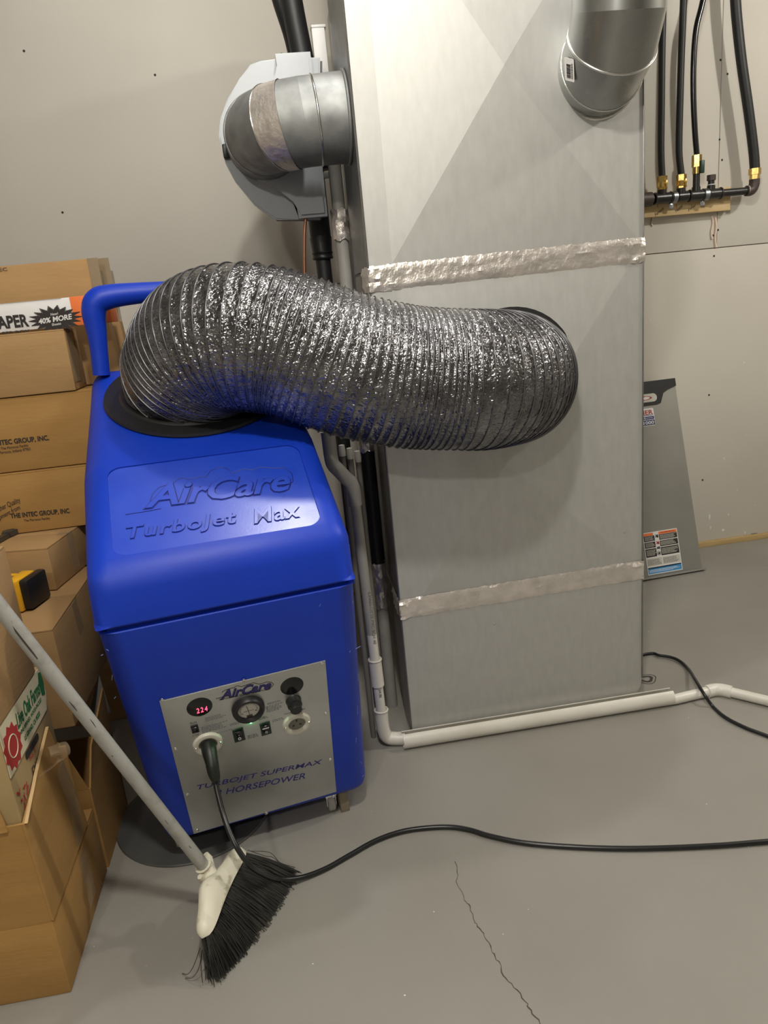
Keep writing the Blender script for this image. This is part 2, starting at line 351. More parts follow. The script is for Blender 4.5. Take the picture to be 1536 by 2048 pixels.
# ================================================================== RETURN DUCT
DX0, DX1, DY0, DY1 = 0.228, 0.910, -1.126, -0.800
duct = thing('return_air_duct', 'tall galvanised sheet metal return duct with foil taped joints, standing on the floor', 'duct', (DX0, DY0, 0))
def D(p): return Vector(p) - Vector((DX0, DY0, 0))
def duct_section(z0, z1, cb, dep, lab=None):
    """front sheet with a raised cross break, two sides and a back; cb=(x0,z0,x1,z1,cx,cz)"""
    bm = bmesh.new()
    V = lambda x, y, z: bm.verts.new(D((x, y, z)))
    o = [V(DX0, DY0, z0), V(DX1, DY0, z0), V(DX1, DY0, z1), V(DX0, DY0, z1)]
    i = [V(cb[0], DY0, cb[1]), V(cb[2], DY0, cb[1]), V(cb[2], DY0, cb[3]), V(cb[0], DY0, cb[3])]
    c = V(cb[4], DY0 - dep, cb[5])
    for k in range(4):
        bm.faces.new((o[k], o[(k + 1) % 4], i[(k + 1) % 4], i[k])); bm.faces.new((i[k], i[(k + 1) % 4], c))
    bk = [V(DX0, DY1, z0), V(DX1, DY1, z0), V(DX1, DY1, z1), V(DX0, DY1, z1)]
    bm.faces.new((o[0], o[3], bk[3], bk[0])); bm.faces.new((o[1], bk[1], bk[2], o[2])); bm.faces.new((bk[0], bk[3], bk[2], bk[1]))
    bm.faces.new((o[0], bk[0], bk[1], o[1])); bm.faces.new((o[3], o[2], bk[2], bk[3]))
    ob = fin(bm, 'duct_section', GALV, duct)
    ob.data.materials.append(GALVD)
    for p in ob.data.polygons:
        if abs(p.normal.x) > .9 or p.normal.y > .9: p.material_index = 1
    return ob
c1 = atY(1003, 135, DY0); c2 = atY(1007, 925, DY0)
duct_section(1.270, 2.12, (0.285, 1.278, 0.900, 2.105, c1.x, c1.z), 0.022)
duct_section(2.125, 2.74, (0.285, 2.14, 0.900, 2.72, .58, 2.43), 0.015)
duct_section(0.420, 1.262, (0.290, 0.430, 0.900, 1.255, c2.x, c2.z), 0.022)
# lower section: rounded front corner on the right, curved hem on the left side
bm = bmesh.new(); R = .065; fp = [(DX0, .412), (DX0, 0.012)]
fp = [(DX0, .412), (DX0, .010)] + [(DX1 - R + R * math.sin(a), .010 + R - R * math.cos(a)) for a in [i * PI / 16 for i in range(9)]] + [(DX1, .412)]
def dback(z): return DY1 - .23 * max(0, (0.40 - z) / 0.40) ** 1.6
def dbx(x, z): return dback(z)
f = [bm.verts.new(D((x, DY0, z))) for x, z in fp]; g = [bm.verts.new(D((x, max(DY0 + .02, dback(z)), z))) for x, z in fp]
bm.faces.new(f); n = len(fp)
# left side with the curved rear edge
zs = [.412 - .402 * k / 10 for k in range(11)]
le = [bm.verts.new(D((DX0, DY0, z))) for z in zs]; lb = [bm.verts.new(D((DX0, dback(z), z))) for z in zs]
rb = [bm.verts.new(D((DX1, dback(max(z, .06)), max(z, .06)))) for z in zs]
for k in range(10): bm.faces.new((le[k], lb[k], lb[k + 1], le[k + 1])); bm.faces.new((lb[k], rb[k], rb[k + 1], lb[k + 1]))
re = [bm.verts.new(D((DX1, DY0, max(z, .06)))) for z in zs]
for k in range(10): bm.faces.new((re[k], re[k + 1], rb[k + 1], rb[k]))
bm.faces.new([le[0], re[0], rb[0], lb[0]])
bmesh.ops.remove_doubles(bm, verts=bm.verts, dist=.0003)
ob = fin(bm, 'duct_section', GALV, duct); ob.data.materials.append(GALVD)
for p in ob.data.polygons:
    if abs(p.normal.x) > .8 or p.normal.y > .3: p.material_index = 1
# standing seam at the left corner
tube('corner_seam', [D((DX0 - .001, DY0 - .002, .02)), D((DX0 - .001, DY0 - .002, 2.74))], .0028, GALVD, duct, 6)
tube('corner_seam', [D((DX1 + .001, DY0 - .0005, .08)), D((DX1 + .001, DY0 - .0005, 2.74))], .0022, GALVD, duct, 6)
# crumpled foil tape bands
def tape_band(z_l, z_r, hh, name='foil_tape', seed=0, tail=0.0):
    rnd = random.Random(seed); bm = bmesh.new(); nx, nz = 110, 8; rows = []
    P = [(DX0 - .003, DY0 + .12), (DX0 - .003, DY0 - .003)]
    xs = []
    for i in range(nx + 1): xs.append((DX0 - .003 + (DX1 - DX0 + .007) * i / nx, DY0 - .003, 0))
    L = [(DX0 - .003, DY0 + .10 * (1 - k / 10), 1) for k in range(10)] + xs + [(DX1 + .004, DY0 + .0 + .10 * k / 10, 2) for k in range(1, 11)]
    for i, (x, y, s) in enumerate(L):
        col = []
        for j in range(nz + 1):
            t = (x - DX0) / (DX1 - DX0); z = z_l + (z_r - z_l) * t - hh / 2 + hh * j / nz
            cr_ = .0075 * max(0, 1 - min(abs(x - DX0), abs(x - DX1)) / .09) + .0013
            nz_ = noise.noise(Vector((x * (60 if cr_ > .003 else 22) + seed, z * 110, y * 50))) * cr_ + .0022 * math.exp(-((j - nz / 2 + 2 * math.sin(x * 5)) / 1.0) ** 2)
            edge = (j in (0, nz)) * rnd.uniform(-.0016, .0016)
            nrm = Vector((0, -1, 0)) if s == 0 else Vector((-1 if s == 1 else 1, 0, 0))
            col.append(bm.verts.new(D((x, y, z + edge)) + nrm * (abs(nz_) + (.0 if j not in (0, nz) else -.0022))))
        rows.append(col)
    for i in range(len(rows) - 1):
        for j in range(nz): bm.faces.new((rows[i][j], rows[i + 1][j], rows[i + 1][j + 1], rows[i][j + 1]))
    return fin(bm, name, FOIL, duct, None, 25)
tape_band(1.247, 1.257, .060, seed=1); tape_band(.399, .415, .056, seed=5)
for (px, py) in ((1036, 171), (1248, 1064), (988, 1247)):
    q = D(atY(px, py, DY0)); lathe('rivet', [(.0, .003), (.003, .0025), (.004, 0)], BEADM, duct, frame(q + Vector((0, -.001, 0)), (1, 0, 0), (0, 0, 1)), 10)

# ------------------------------------------------ round elbow dropping into the duct face
elb = thing('round_duct_elbow', 'shiny round galvanised elbow with barcode sticker entering the top right of the tall duct', 'duct elbow', (.797, DY0, 1.655))
EC = Vector((.797, DY0, 1.655)); ER = 0.098
cent = [Vector((0, -.002, 0)), Vector((0, -.035, .004)), Vector((0, -.085, .035)), Vector((0.0, -.115, .085)), Vector((0.0, -.125, .150)), Vector((0.0, -.125, .60))]
dirs = [Vector((0, -1, .0)), Vector((0, -1, .15)), Vector((0, -.80, .60)), Vector((0, -.28, .96)), Vector((0, 0, 1)), Vector((0, 0, 1))]
def gore(i, j, name, m, r0=ER, r1=ER):
    bm = bmesh.new(); seg = 48; R_ = []
    for c, d, r in ((cent[i], dirs[i], r0), (cent[j], dirs[j], r1)):
        d = d.normalized(); u = Vector((1, 0, 0)); v = d.cross(u); R_.append([bm.verts.new(c + (u * math.cos(2 * PI * k / seg) + v * math.sin(2 * PI * k / seg)) * r) for k in range(seg)])
    for k in range(seg): bm.faces.new((R_[0][k], R_[0][(k + 1) % seg], R_[1][(k + 1) % seg], R_[1][k]))
    return fin(bm, name, m, elb, None, 60)
def ringat(c, d, r, rr, name, m, parent):
    d = Vector(d).normalized(); u = Vector((1, 0, 0)) if abs(d.x) < .9 else Vector((0, 1, 0)); v = d.cross(u).normalized(); u = v.cross(d)
    bm = bmesh.new(); seg = 56; R_ = []
    for k in range(seg):
        a = 2 * PI * k / seg; rad = u * math.cos(a) + v * math.sin(a)
        R_.append([bm.verts.new(Vector(c) + rad * (r + rr * math.cos(b_)) + d * rr * math.sin(b_)) for b_ in [j * PI / 4 for j in range(8)]])
    for k in range(seg):
        for j in range(8): bm.faces.new((R_[k][j], R_[(k + 1) % seg][j], R_[(k + 1) % seg][(j + 1) % 8], R_[k][(j + 1) % 8]))
    return fin(bm, name, m, parent, None, 60)
gore(0, 1, 'collar', ELBM); gore(1, 2, 'elbow_segment', ELBM); gore(2, 3, 'elbow_segment', ELBM); gore(3, 4, 'elbow_segment', ELBM); gore(4, 5, 'upper_pipe', ELBM, ER * .985, ER * .985)
for i, rr in ((2, .0028), (4, .0048)): ringat(cent[i], dirs[i], ER, rr, 'seam_bead', BEADM, elb)
ringat(cent[0] + Vector((0, -.004, 0)), (0, 1, 0), ER + .002, .004, 'collar_flange', BEADM, elb)
ringat(cent[1], dirs[1], ER, .002, 'seam_bead', BEADM, elb)
# sticker
bpy.context.view_layer.update()
def cast(px, py):
    ok, loc, nor, _, _, _ = S.ray_cast(bpy.context.evaluated_depsgraph_get(), CAM, ray(px, py)); return loc, nor
q, n_ = cast(1140, 139)
if n_.dot(CAM - q) < 0: n_ = -n_
uu_ = Vector((.62, 0, .45)); uu_ = (uu_ - n_ * uu_.dot(n_)).normalized()
sf = frame(q - EC + n_ * .0015, uu_, n_.cross(uu_))
st = prism('sticker', rrect(.046, .034, .003, 3), .0006, PAPERW, elb, sf)
bm = bmesh.new(); rnd = random.Random(3); x = -.016
while x < .012: wv = rnd.uniform(.0006, .0022); addbox(bm, (x, .002, .0009), (wv, .014, .0005)); x += wv + rnd.uniform(.0005, .0014)
fin(bm, 'barcode', INK, st); scribble('small_print', .034, .006, 2, INK, st, Matrix.Translation((0, -.010, .0007)), 4)

# ================================================================== SIDE PIPE to the humidifier
PR = .098
pth = thing('round_takeoff_pipe', 'dull zinc round pipe with foil taped joint leaving the left side of the tall duct', 'duct pipe', (DX0, -.985, 1.625))
PO = Vector((DX0, -.985, 1.625))
pc = [Vector((-.001, 0, 0)), Vector((-.075, -.0, -.002)), Vector((-.102, .002, -.003)), Vector((-.138, .012, -.004)), Vector((-.168, .034, -.004)), Vector((-.192, .072, -.002)), Vector((-.200, .112, .0)), Vector((-.201, .20, .002))]
pd = [Vector((-1, 0, 0)), Vector((-1, 0, -.05)), Vector((-1, .06, -.08)), Vector((-1, .30, -.12)), Vector((-.8, .62, -.15)), Vector((-.35, .93, -.1)), Vector((-.1, 1, 0)), Vector((0, 1, 0))]
def pseg(i, j, name, m, r0=PR, r1=PR):
    bm = bmesh.new(); seg = 48; R_ = []
    for c, d, r in ((pc[i], pd[i], r0), (pc[j], pd[j], r1)):
        d = d.normalized(); u = Vector((0, 0, 1)); u = (u - d * u.dot(d)).normalized(); v = d.cross(u)
        R_.append([bm.verts.new(c + (u * math.cos(2 * PI * k / seg) + v * math.sin(2 * PI * k / seg)) * r) for k in range(seg)])
    for k in range(seg): bm.faces.new((R_[0][k], R_[0][(k + 1) % seg], R_[1][(k + 1) % seg], R_[1][k]))
    return fin(bm, name, m, pth, None, 60)
pseg(0, 1, 'straight_pipe', PIPEM, PR + .002, PR); pseg(1, 2, 'straight_pipe', PIPEM); pseg(2, 3, 'elbow_segment', PIPEM); pseg(4, 5, 'elbow_segment', PIPEM); pseg(5, 6, 'elbow_segment', PIPEM); pseg(6, 7, 'elbow_segment', PIPEM, PR + .003, PR + .003)
pseg(3, 4, 'foil_tape', FOIL, PR + .002, PR + .0015)
for i in (1, 4): ringat(pc[i], pd[i], PR, .003, 'seam_bead', BEADM, pth)
ringat(pc[6], pd[6], PR + .001, .003, 'seam_bead', PIPEM, pth)
ringat(pc[0] + Vector((-.003, 0, 0)), (1, 0, 0), PR + .003, .004, 'collar_flange', PIPEM, pth)

# humidifier: tall faceted plastic housing the pipe runs into
HY = -.775
hum = thing('humidifier', 'pale grey plastic humidifier with rounded faceted housing behind the dull zinc pipe', 'humidifier', (0.07, HY, 1.35))
HO = Vector((0.07, HY, 1.35))
hp = [(576, 117), (520, 124), (501, 131), (479, 160), (455, 200), (441, 240), (438, 275), (452, 330), (471, 365), (510, 412), (551, 440), (600, 440), (640, 440), (640, 117)]
h2 = [(p - HO) for p in [atY(x, y, HY) for x, y in hp]]
prism('housing', [(p.x, p.z) for p in h2], .012, HUMID, hum, frame((0, 0, 0), (1, 0, 0), (0, 0, 1)), bev=.004)
hq = [(550, 117), (557, 160), (548, 180), (514, 202), (480, 235), (462, 275), (468, 320), (492, 352), (550, 380), (590, 403), (597, 440)]
h3 = [atY(x, y, HY) - HO for x, y in hq]
prism('raised_cover', [(p.x, p.z) for p in h3] + [(.10, h3[-1].z), (.10, h3[0].z)], .035, HUMID, hum, frame((0, -.012, 0), (1, 0, 0), (0, 0, 1)), bev=.008)
h4 = [(p.x + .006, p.z * .98 + .005) for p in h2]
prism('rear_housing', h4, .065, HUMIDD, hum, frame((0, .072, 0), (1, 0, 0), (0, 0, 1)))
q = atY(452, 303, HY - .02) - HO; box('latch', q, (.016, .02, .034), BLACKP, hum, bev=.003)

# air handler cabinet and things in the gap left of the duct
cab = thing('furnace_cabinet', 'grey steel furnace cabinet hidden behind the tall duct', 'furnace', (.27, -.76, 0))
box('cabinet_body', (.26, .29, .75), (.50, .56, 1.5), GALVD, cab, bev=.006)
box('coil_case', (.26, .29, 1.80), (.49, .55, .58), DOORM, cab, bev=.006)
box('side_rail', (-.012, -.006, 1.62), (.022, .02, .95), GALVD, cab, bev=.002)
ws = thing('white_vent_pipe', 'short bright white square vent stub above the zinc pipe, beside the tall duct', 'vent', (0, 0, 0))
a = atY(636, 56, -.70); c = atY(646, 172, -.70)
ws.location = c
box('stub', T(ws, (a + c) / 2), (.036, .03, (a - c).length), PAPERW, ws, bev=.004)
box('stub_collar', T(ws, a) + Vector((0, 0, .0)), (.040, .034, .008), PAPERW, ws, bev=.003)
ls = thing('insulated_line', 'thick black foam insulated refrigerant line slanting down behind the zinc pipe', 'pipe', atY(612, 170, -.66))
P = [atY(x, y, -.66) for x, y in ((572, -60), (588, 30), (604, 110), (620, 190), (632, 260), (637, 340))]
P2 = [atY(x, y, -.66) for x, y in ((637, 340), (637, 420), (636, 500), (635, 560), (700, 905), (735, 960), (752, 1120))]
tube('foam_sleeve', [T(ls, p) for p in catmull(P, 5)], .030, RUBBER, ls, 14)
P = [atY(x, y, -.62) for x, y in ((545, -60), (560, 0), (585, 80), (606, 180))]
tube('foam_sleeve', [T(ls, p) for p in catmull(P, 5)], .022, RUBBER, ls, 14)
ls2 = thing('insulated_line', 'black foam insulated line running straight down below the zinc pipe with a ribbed coupling', 'pipe', atY(637, 500, -.66))
P = [atY(x, y, -.66) for x, y in ((634, 300), (633, 400), (632, 490))]
xx = P[1].x
tube('foam_sleeve', [T(ls2, (xx, -.66, z)) for z in (1.62, 1.45, 1.385)], .030, RUBBER, ls2, 16)
lathe('coupling', [(.0, .0), (.029, 0), (.031, .004), (.029, .008), (.029, .014), (.031, .018), (.029, .022), (.032, .06), (.0, .062)], BLACKP, ls2, Matrix.Translation(T(ls2, (xx, -.66, 1.325))), 20)
tube('foam_sleeve', [T(ls2, (xx, -.66, z)) for z in (1.33, 1.0, .45)], .022, RUBBER, ls2, 16)
strap = box('strap', T(ls2, (xx + .012, -.694, 1.545)), (.055, .008, .016), GREYSH, ls2, bev=.001)
cp = thing('copper_tube', 'thin copper tube hanging beside the black foam line', 'pipe', atY(612, 520, -.80))
P = [atY(x, y, -.80) for x, y in ((611, 342), (613, 380), (612, 430), (609, 470), (609, 540), (612, 600))]
tube('tube', [T(cp, p) for p in catmull(P, 4)], .0045, COPPER, cp, 8)
gp = thing('foil_wrapped_pipe', 'grey pipe with a crumpled foil patch beside the duct left edge', 'pipe', atY(688, 480, -.765))
gx = atY(679, 430, -.765).x
tube('pipe', [T(gp, (gx, -.765, z)) for z in (1.56, 1.30, 1.0)], .018, PVCG, gp, 14)
def crumple(name, parent, x, y, z0, z1, r, seed):
    bm = bmesh.new(); n1, n2 = 26, 20; R_ = []
    for i in range(n1 + 1):
        z = z0 + (z1 - z0) * i / n1; row = []
        for k in range(n2):
            a = 2 * PI * k / n2; rr = r * (1 + .16 * noise.noise(Vector((math.cos(a) * 2.2 + seed, math.sin(a) * 2.2, z * 45))))
            row.append(bm.verts.new(T(parent, (x + rr * math.cos(a), y + rr * math.sin(a), z + .004 * math.sin(5 * a + seed) * (i in (0, n1))))))
        R_.append(row)
    for i in range(n1):
        for k in range(n2): bm.faces.new((R_[i][k], R_[i][(k + 1) % n2], R_[i + 1][(k + 1) % n2], R_[i + 1][k]))
    return fin(bm, name, FOIL, parent, None, 20)
crumple('foil_patch', gp, gx, -.765, 1.365, 1.445, .024, 2)

# ================================================================== PVC PIPES
dr = thing('drain_pipe', 'white plastic drain pipe running down beside the blue machine and along the floor', 'pipe', (.145, -1.133, 0))
vx = .143; vy = -1.135
def seg_pipe(name, P, r, m, parent=dr, seg=18): return tube(name, [T(parent, p) for p in P], r, m, parent, seg)
vt = Vector((vx - .006, vy, .745)); vb = Vector((vx + .004, vy, .10))
seg_pipe('upright_pipe', [vt, vt.lerp(vb, .62)], .0135, PVCG); seg_pipe('upright_pipe', [vt.lerp(vb, .62), vb + Vector((0, 0, -.03))], .0135, PVC)
a = vt.lerp(vb, .74); c = vt.lerp(vb, .86)
seg_pipe('coupling', [a, c], .0175, PVC)
seg_pipe('elbow_fitting', catmull([Vector((vx + .004, vy, .112)), Vector((vx + .004, vy, .06)), Vector((vx + .012, vy, .028)), Vector((vx + .034, vy - .004, .020)), Vector((vx + .062, vy - .009, .019))], 5), .0185, PVC)
ringat(T(dr, (vx + .004, vy, .113)), (0, 0, 1), .0175, .003, 'elbow_rim', PVC, dr)
ringat(T(dr, a), (0, 0, 1), .0165, .003, 'coupling_rim', PVC, dr)
fa = Vector((.20, -1.150, .0155)); fb = atZ(1352, 1398, .0155); fc = atZ(1436, 1378, .0155); fd = atZ(1536, 1402, .0155); fe = fd + (fd - fc) * 2
seg_pipe('floor_pipe', [fa, fb, fc], .0145, PVC); seg_pipe('floor_pipe', [fc, fd, fe], .0145, PVC)
u1 = (fb - fc).normalized(); u2 = (fd - fc).normalized()
seg_pipe('elbow_fitting', catmull([fc + u1 * .038, fc + u1 * .012, fc + u2 * .012, fc + u2 * .038], 5), .0185, PVC)
seg_pipe('angled_pipe', catmull([vt + Vector((0, 0, -.04)), vt + Vector((0, 0, -.005)), vt + Vector((-.004, 0, .018)), vt + Vector((-.016, 0, .032)), Vector((.104, vy, .800)), Vector((.093, vy, .815)), Vector((.089, vy, .835)), Vector((.088, vy, .90))], 4), .0175, PVCG)
tx = [T(dr, (vx - .001, vy - .0145, .50)), T(dr, (vx + .003, vy - .0145, .17))]
for (z, s, wd) in ((.395, 'CHARLOTTE PVC SCH 40', .15), (.205, 'ASTM D-1785 3/4 IN', .09)):
    text('pipe_print', s, wd, .008, INKGY, dr, frame(T(dr, (vx + .005, vy - .0143, z)), (0, 0, -1), (1, 0, 0)), .0004)
# loose capped pipes standing behind
for i, (px, z1, cap) in enumerate(((684, .86, 1), (699, .85, 1), (714, .84, 1))):
    p = atY(px, 900, -1.085)
    t = thing('capped_pipe', ('thin grey pipe with white cap under the flexible hose, nearest the blue lid', 'thin grey capped pipe in the middle of three under the flexible hose', 'thin grey capped pipe nearest the duct under the flexible hose')[i], 'pipe', (p.x, -1.085, 0), 0, 'capped pipes behind the drain pipe')
    tube('pipe', [(0, 0, .0), (0, 0, z1 - .03)], .0075, PVCD, t, 12); lathe('cap', [(.0085, 0), (.009, .012), (.0075, .028), (0, .030)], PVC, t, Matrix.Translation((0, 0, z1 - .035)), 14)
# black foam pipe and foil wrapped lower part between pipes and duct
bp_ = thing('foam_pipe', 'black foam pipe with crumpled foil lower end between the drain pipe and the duct', 'pipe', (.199, -.93, 0))
tube('foam_sleeve', [(0, 0, .47), (0, 0, .80)], .022, RUBBER, bp_, 14); 
bp_x = .199
crumple('foil_patch', bp_, bp_x, -.93, .80, .88, .022, 9); crumple('foil_patch', bp_, bp_x, -.93, .33, .475, .021, 4)
tube('pipe', [(0, 0, .0), (0, 0, .34)], .017, PVCG, bp_, 14); tube('pipe', [(0, 0, .86), (0, 0, 1.1)], .017, RUBBER, bp_, 14)
# slit protective sleeve along the bottom front edge of the duct
sl = thing('pipe_sleeve', 'wide white slit plastic sleeve lying along the bottom front edge of the duct', 'pipe sleeve', (.2, -1.160, 0))
A_ = Vector((.196, -1.160, .0245)); B_ = Vector((.985, -1.158, .0245))
bm = bmesh.new(); R_ = []; U = (B_ - A_).normalized(); Vv = Vector((0, 0, 1)); W_ = U.cross(Vv)
for p in (A_, B_):
    row = []
    for r in (.024, .0215):
        for k in range(29):
            ang = math.radians(112 + 316 * k / 28 if True else 0)
            row.append(bm.verts.new(T(sl, p + (W_ * -math.cos(ang) + Vv * math.sin(ang)) * r)))
    R_.append(row)
for k in range(28):
    bm.faces.new((R_[0][k], R_[0][k + 1], R_[1][k + 1], R_[1][k])); bm.faces.new((R_[0][29 + k], R_[0][30 + k], R_[1][30 + k], R_[1][29 + k]))
    for e in (0, 1): bm.faces.new((R_[e][k], R_[e][k + 1], R_[e][30 + k], R_[e][29 + k]))
for k in (0, 28): bm.faces.new((R_[0][k], R_[0][29 + k], R_[1][29 + k], R_[1][k]))
fin(bm, 'sleeve', PVC, sl, None, 40)

# ================================================================== DUCT CLEANING MACHINE
YAW = math.radians(9.8655)
MX = Vector((math.cos(YAW), math.sin(YAW), 0)); MY = Vector((-math.sin(YAW), math.cos(YAW), 0))
MO = Vector((0.080, -1.398, 0))
mc = thing('duct_cleaning_machine', 'tall blue plastic duct cleaning machine with steel control panel, beside the cardboard boxes', 'cleaning machine', MO, YAW)
def ML(p): q = p - MO; return Vector((q.dot(MX), q.dot(MY), q.z))
def MW(l): return MO + MX * l[0] + MY * l[1] + Vector((0, 0, l[2]))
def onm(px, py, p0, n):     # pixel to machine-local point on a local plane
    pw = MW(p0); nw = MX * n[0] + MY * n[1] + Vector((0, 0, n[2])); return ML(atP(px, py, pw, nw))
def shell(name, prof, xl, xr, bevs, m, seg=6):
    """closed side profile (y,z) with x limits per profile point, every edge rounded"""
    bm = bmesh.new()
    a = [bm.verts.new((xl[i], y, z)) for i, (y, z) in enumerate(prof)]; b = [bm.verts.new((xr[i], y, z)) for i, (y, z) in enumerate(prof)]; n = len(prof)
    bm.faces.new(a); bm.faces.new(b[::-1])
    for i in range(n): bm.faces.new((a[i], b[i], b[(i + 1) % n], a[(i + 1) % n]))
    bmesh.ops.recalc_face_normals(bm, faces=bm.faces)
    bm.edges.ensure_lookup_table()
    lay = bm.edges.layers.float.new('bevel_weight_edge')
    me = bpy.data.meshes.new(name); 
    for e in bm.edges:
        z = sorted(v.co.z for v in e.verts)
        e[lay] = bevs(e)
    bm.to_mesh(me); bm.free()
    o = link(name, me, m, mc)
    md = o.modifiers.new('b', 'BEVEL'); md.limit_method = 'WEIGHT'; md.width = .05; md.segments = seg; md.offset_type = 'OFFSET'; md.use_clamp_overlap = True
    return o
def bake(o, sm=40):
    dg = bpy.context.evaluated_depsgraph_get(); me = bpy.data.meshes.new_from_object(o.evaluated_get(dg)); o.modifiers.clear(); o.data = me
    for p in me.polygons: p.use_smooth = True
    me.set_sharp_from_angle(angle=math.radians(sm)); return o
SL = (0.192) / (0.672 - 0.05)
def fy(z): return -(z - .05) * SL           # front plane of the body
ZSEAM = .672
def bevb(e):
    zs = [v.co.z for v in e.verts]
    if min(zs) > ZSEAM - .01: return .12
    if max(zs) < .10: return .75
    return .90
body = shell('body', [(fy(.058), .058), (fy(ZSEAM), ZSEAM), (.43, ZSEAM), (.34, .058)], [-.487, -.5145, -.49, -.47], [.0005, -.0215, -.03, -.02], bevb, BLUE)
bake(body)
box('seam_gap', (-.2675, .12, .6765), (.455, .60, .02), BLUE, mc, bev=.003)
LP = [(-.197, .681), (-.194, .782), (.052, .935), (.470, 1.098), (.515, 1.05), (.44, .681)]
def bevl(e):
    zs = [v.co.z for v in e.verts]
    if max(zs) < .69: return .12
    v = e.verts
    if abs(v[0].co.x - v[1].co.x) > .3: return .75 if min(zs) < 1.06 else .5
    return .85
lid = shell('lid', LP, [-.5175, -.5165, -.490, -.478, -.48, -.49], [-.0205, -.0275, -.0130, -.02, -.02, -.03], bevl, BLUE)
bake(lid)
# recessed name panel on the sloping front of the lid
sd = (Vector((0, .052, .935)) - Vector((0, -.194, .782))).normalized(); sn = Vector((1, 0, 0)).cross(sd); p0 = Vector((-.26, -.194, .782))
cs = [onm(x, y, p0, sn) for x, y in ((222, 1117), (642, 1045), (597, 888), (216, 935))]
cc = sum(cs, Vector()) / 4; uu = ((cs[1] - cs[0]) + (cs[2] - cs[3])).normalized()
PF = frame(cc, uu, sd); Pw = ((cs[1] - cs[0]).length + (cs[2] - cs[3]).length) / 2; Ph = ((cs[3] - cs[0]).length + (cs[2] - cs[1]).length) / 2
cut = prism('cut', rrect(Pw, Ph, .028, 7), .02, BLUE, mc, PF @ Matrix.Translation((0, 0, -.0040)))
bpy.context.view_layer.update()
md = lid.modifiers.new('c', 'BOOLEAN'); md.object = cut; md.operation = 'DIFFERENCE'; md.solver = 'EXACT'
bake(lid, 30); bpy.data.objects.remove(cut)
prism('name_panel', rrect(Pw - .0006, Ph - .0006, .0277, 7), .0006, BLUEP, lid, PF @ Matrix.Translation((0, 0, -.0040)))
def lidpt(px, py): q = PF.inverted() @ onm(px, py, cc, sn); return q.x, q.y
def lidtext(t_, a, b, H, sh, o1, o2, sp=1.0):
    (x0, y0), (x1, y1) = lidpt(*a), lidpt(*b); ang = math.atan2(y1 - y0, x1 - x0); W_ = math.hypot(x1 - x0, y1 - y0)
    mm = lambda z: off(PF, (x0 + x1) / 2, (y0 + y1) / 2, z, ang)
    text('outline_groove', t_, W_, H, BLUEL, lid, mm(-.0033), .0006, sh, o2, sp=sp, origin='outline')
    text('raised_lettering', t_, W_, H, BLUEP, lid, mm(-.0033), .0024, sh, o1, sp=sp, origin='outline')
BLUEL = mat('blue_groove', (0.002, 0.010, 0.16), 0.5)
lidtext('AirCare', (292, 993), (578, 958), .058, .34, .022, .048, .98)
lidtext('TurboJet', (254, 1068), (472, 1036), .041, .20, .010, .034, 1.1)
lidtext('Max', (506, 1032), (597, 1018), .038, .20, .010, .034, 1.1)
def lidline(name, P, r): tube(name, [PF @ Vector((*lidpt(*p), -.0032)) for p in P], r, BLUEL, lid, 6)
lidline('logo_line', catmull([Vector((x, y, 0)) for x, y in ((250, 1027), (290, 1022), (330, 1015))], 2) and [(250, 1027), (290, 1021), (322, 1015)], .0008)
lidline('logo_line', [(300, 1000), (305, 985), (318, 972), (345, 964), (362, 953), (380, 957), (400, 951), (412, 952), (420, 940), (440, 932), (455, 935), (464, 945), (485, 936), (505, 938), (520, 932), (545, 934), (570, 934), (584, 945), (586, 960), (574, 974), (556, 980)], .0008)
# black flange disc
dn = Vector((0, -(1.098 - .935), .470 - .052)).normalized(); dc = Vector((-.246, .291, 1.0282))
lathe('flange_disc', [(0, .0), (.203, 0), (.205, .003), (.203, .009), (.17, .011), (.165, .016), (0, .016)], BLACKP, mc, frame(dc + dn * .001, (1, 0, 0), Vector((1, 0, 0)).cross(dn) * -1), 64)
# carrying handle
hy = .43
hpts = [onm(x, y, Vector((0, hy, 0)), Vector((0, 1, 0))) for x, y in ((203, 740), (199, 700), (190, 640), (184, 606))]
zt = onm(250, 592, Vector((0, hy, 0)), Vector((0, 1, 0))).z
xl = hpts[-1].x; xr = -.04
HQ = [(203, 750, .020), (198, 700, .0205), (193, 662, .0235), (188, 630, .0275), (190, 610, .0295), (200, 599, .0300), (216, 594, .0285), (240, 590, .0265), (280, 586, .0245), (330, 582, .0225)]
LL = [(onm(x, y, Vector((0, hy, 0)), Vector((0, 1, 0))), r_) for x, y, r_ in HQ]
xm = -.25; LL = LL + [(Vector((2 * xm - p.x, hy, p.z)), r_) for p, r_ in LL[::-1]]
L = [x[0] for x in LL]; rad = [x[1] for x in LL]
cp_ = catmull(L, 5); rr_ = []
for i in range(len(rad) - 1):
    for k in range(5): rr_.append(rad[i] + (rad[i + 1] - rad[i]) * k / 5)
rr_.append(rad[-1])
tube('carry_handle', cp_, rr_, BLUE, mc, 20)
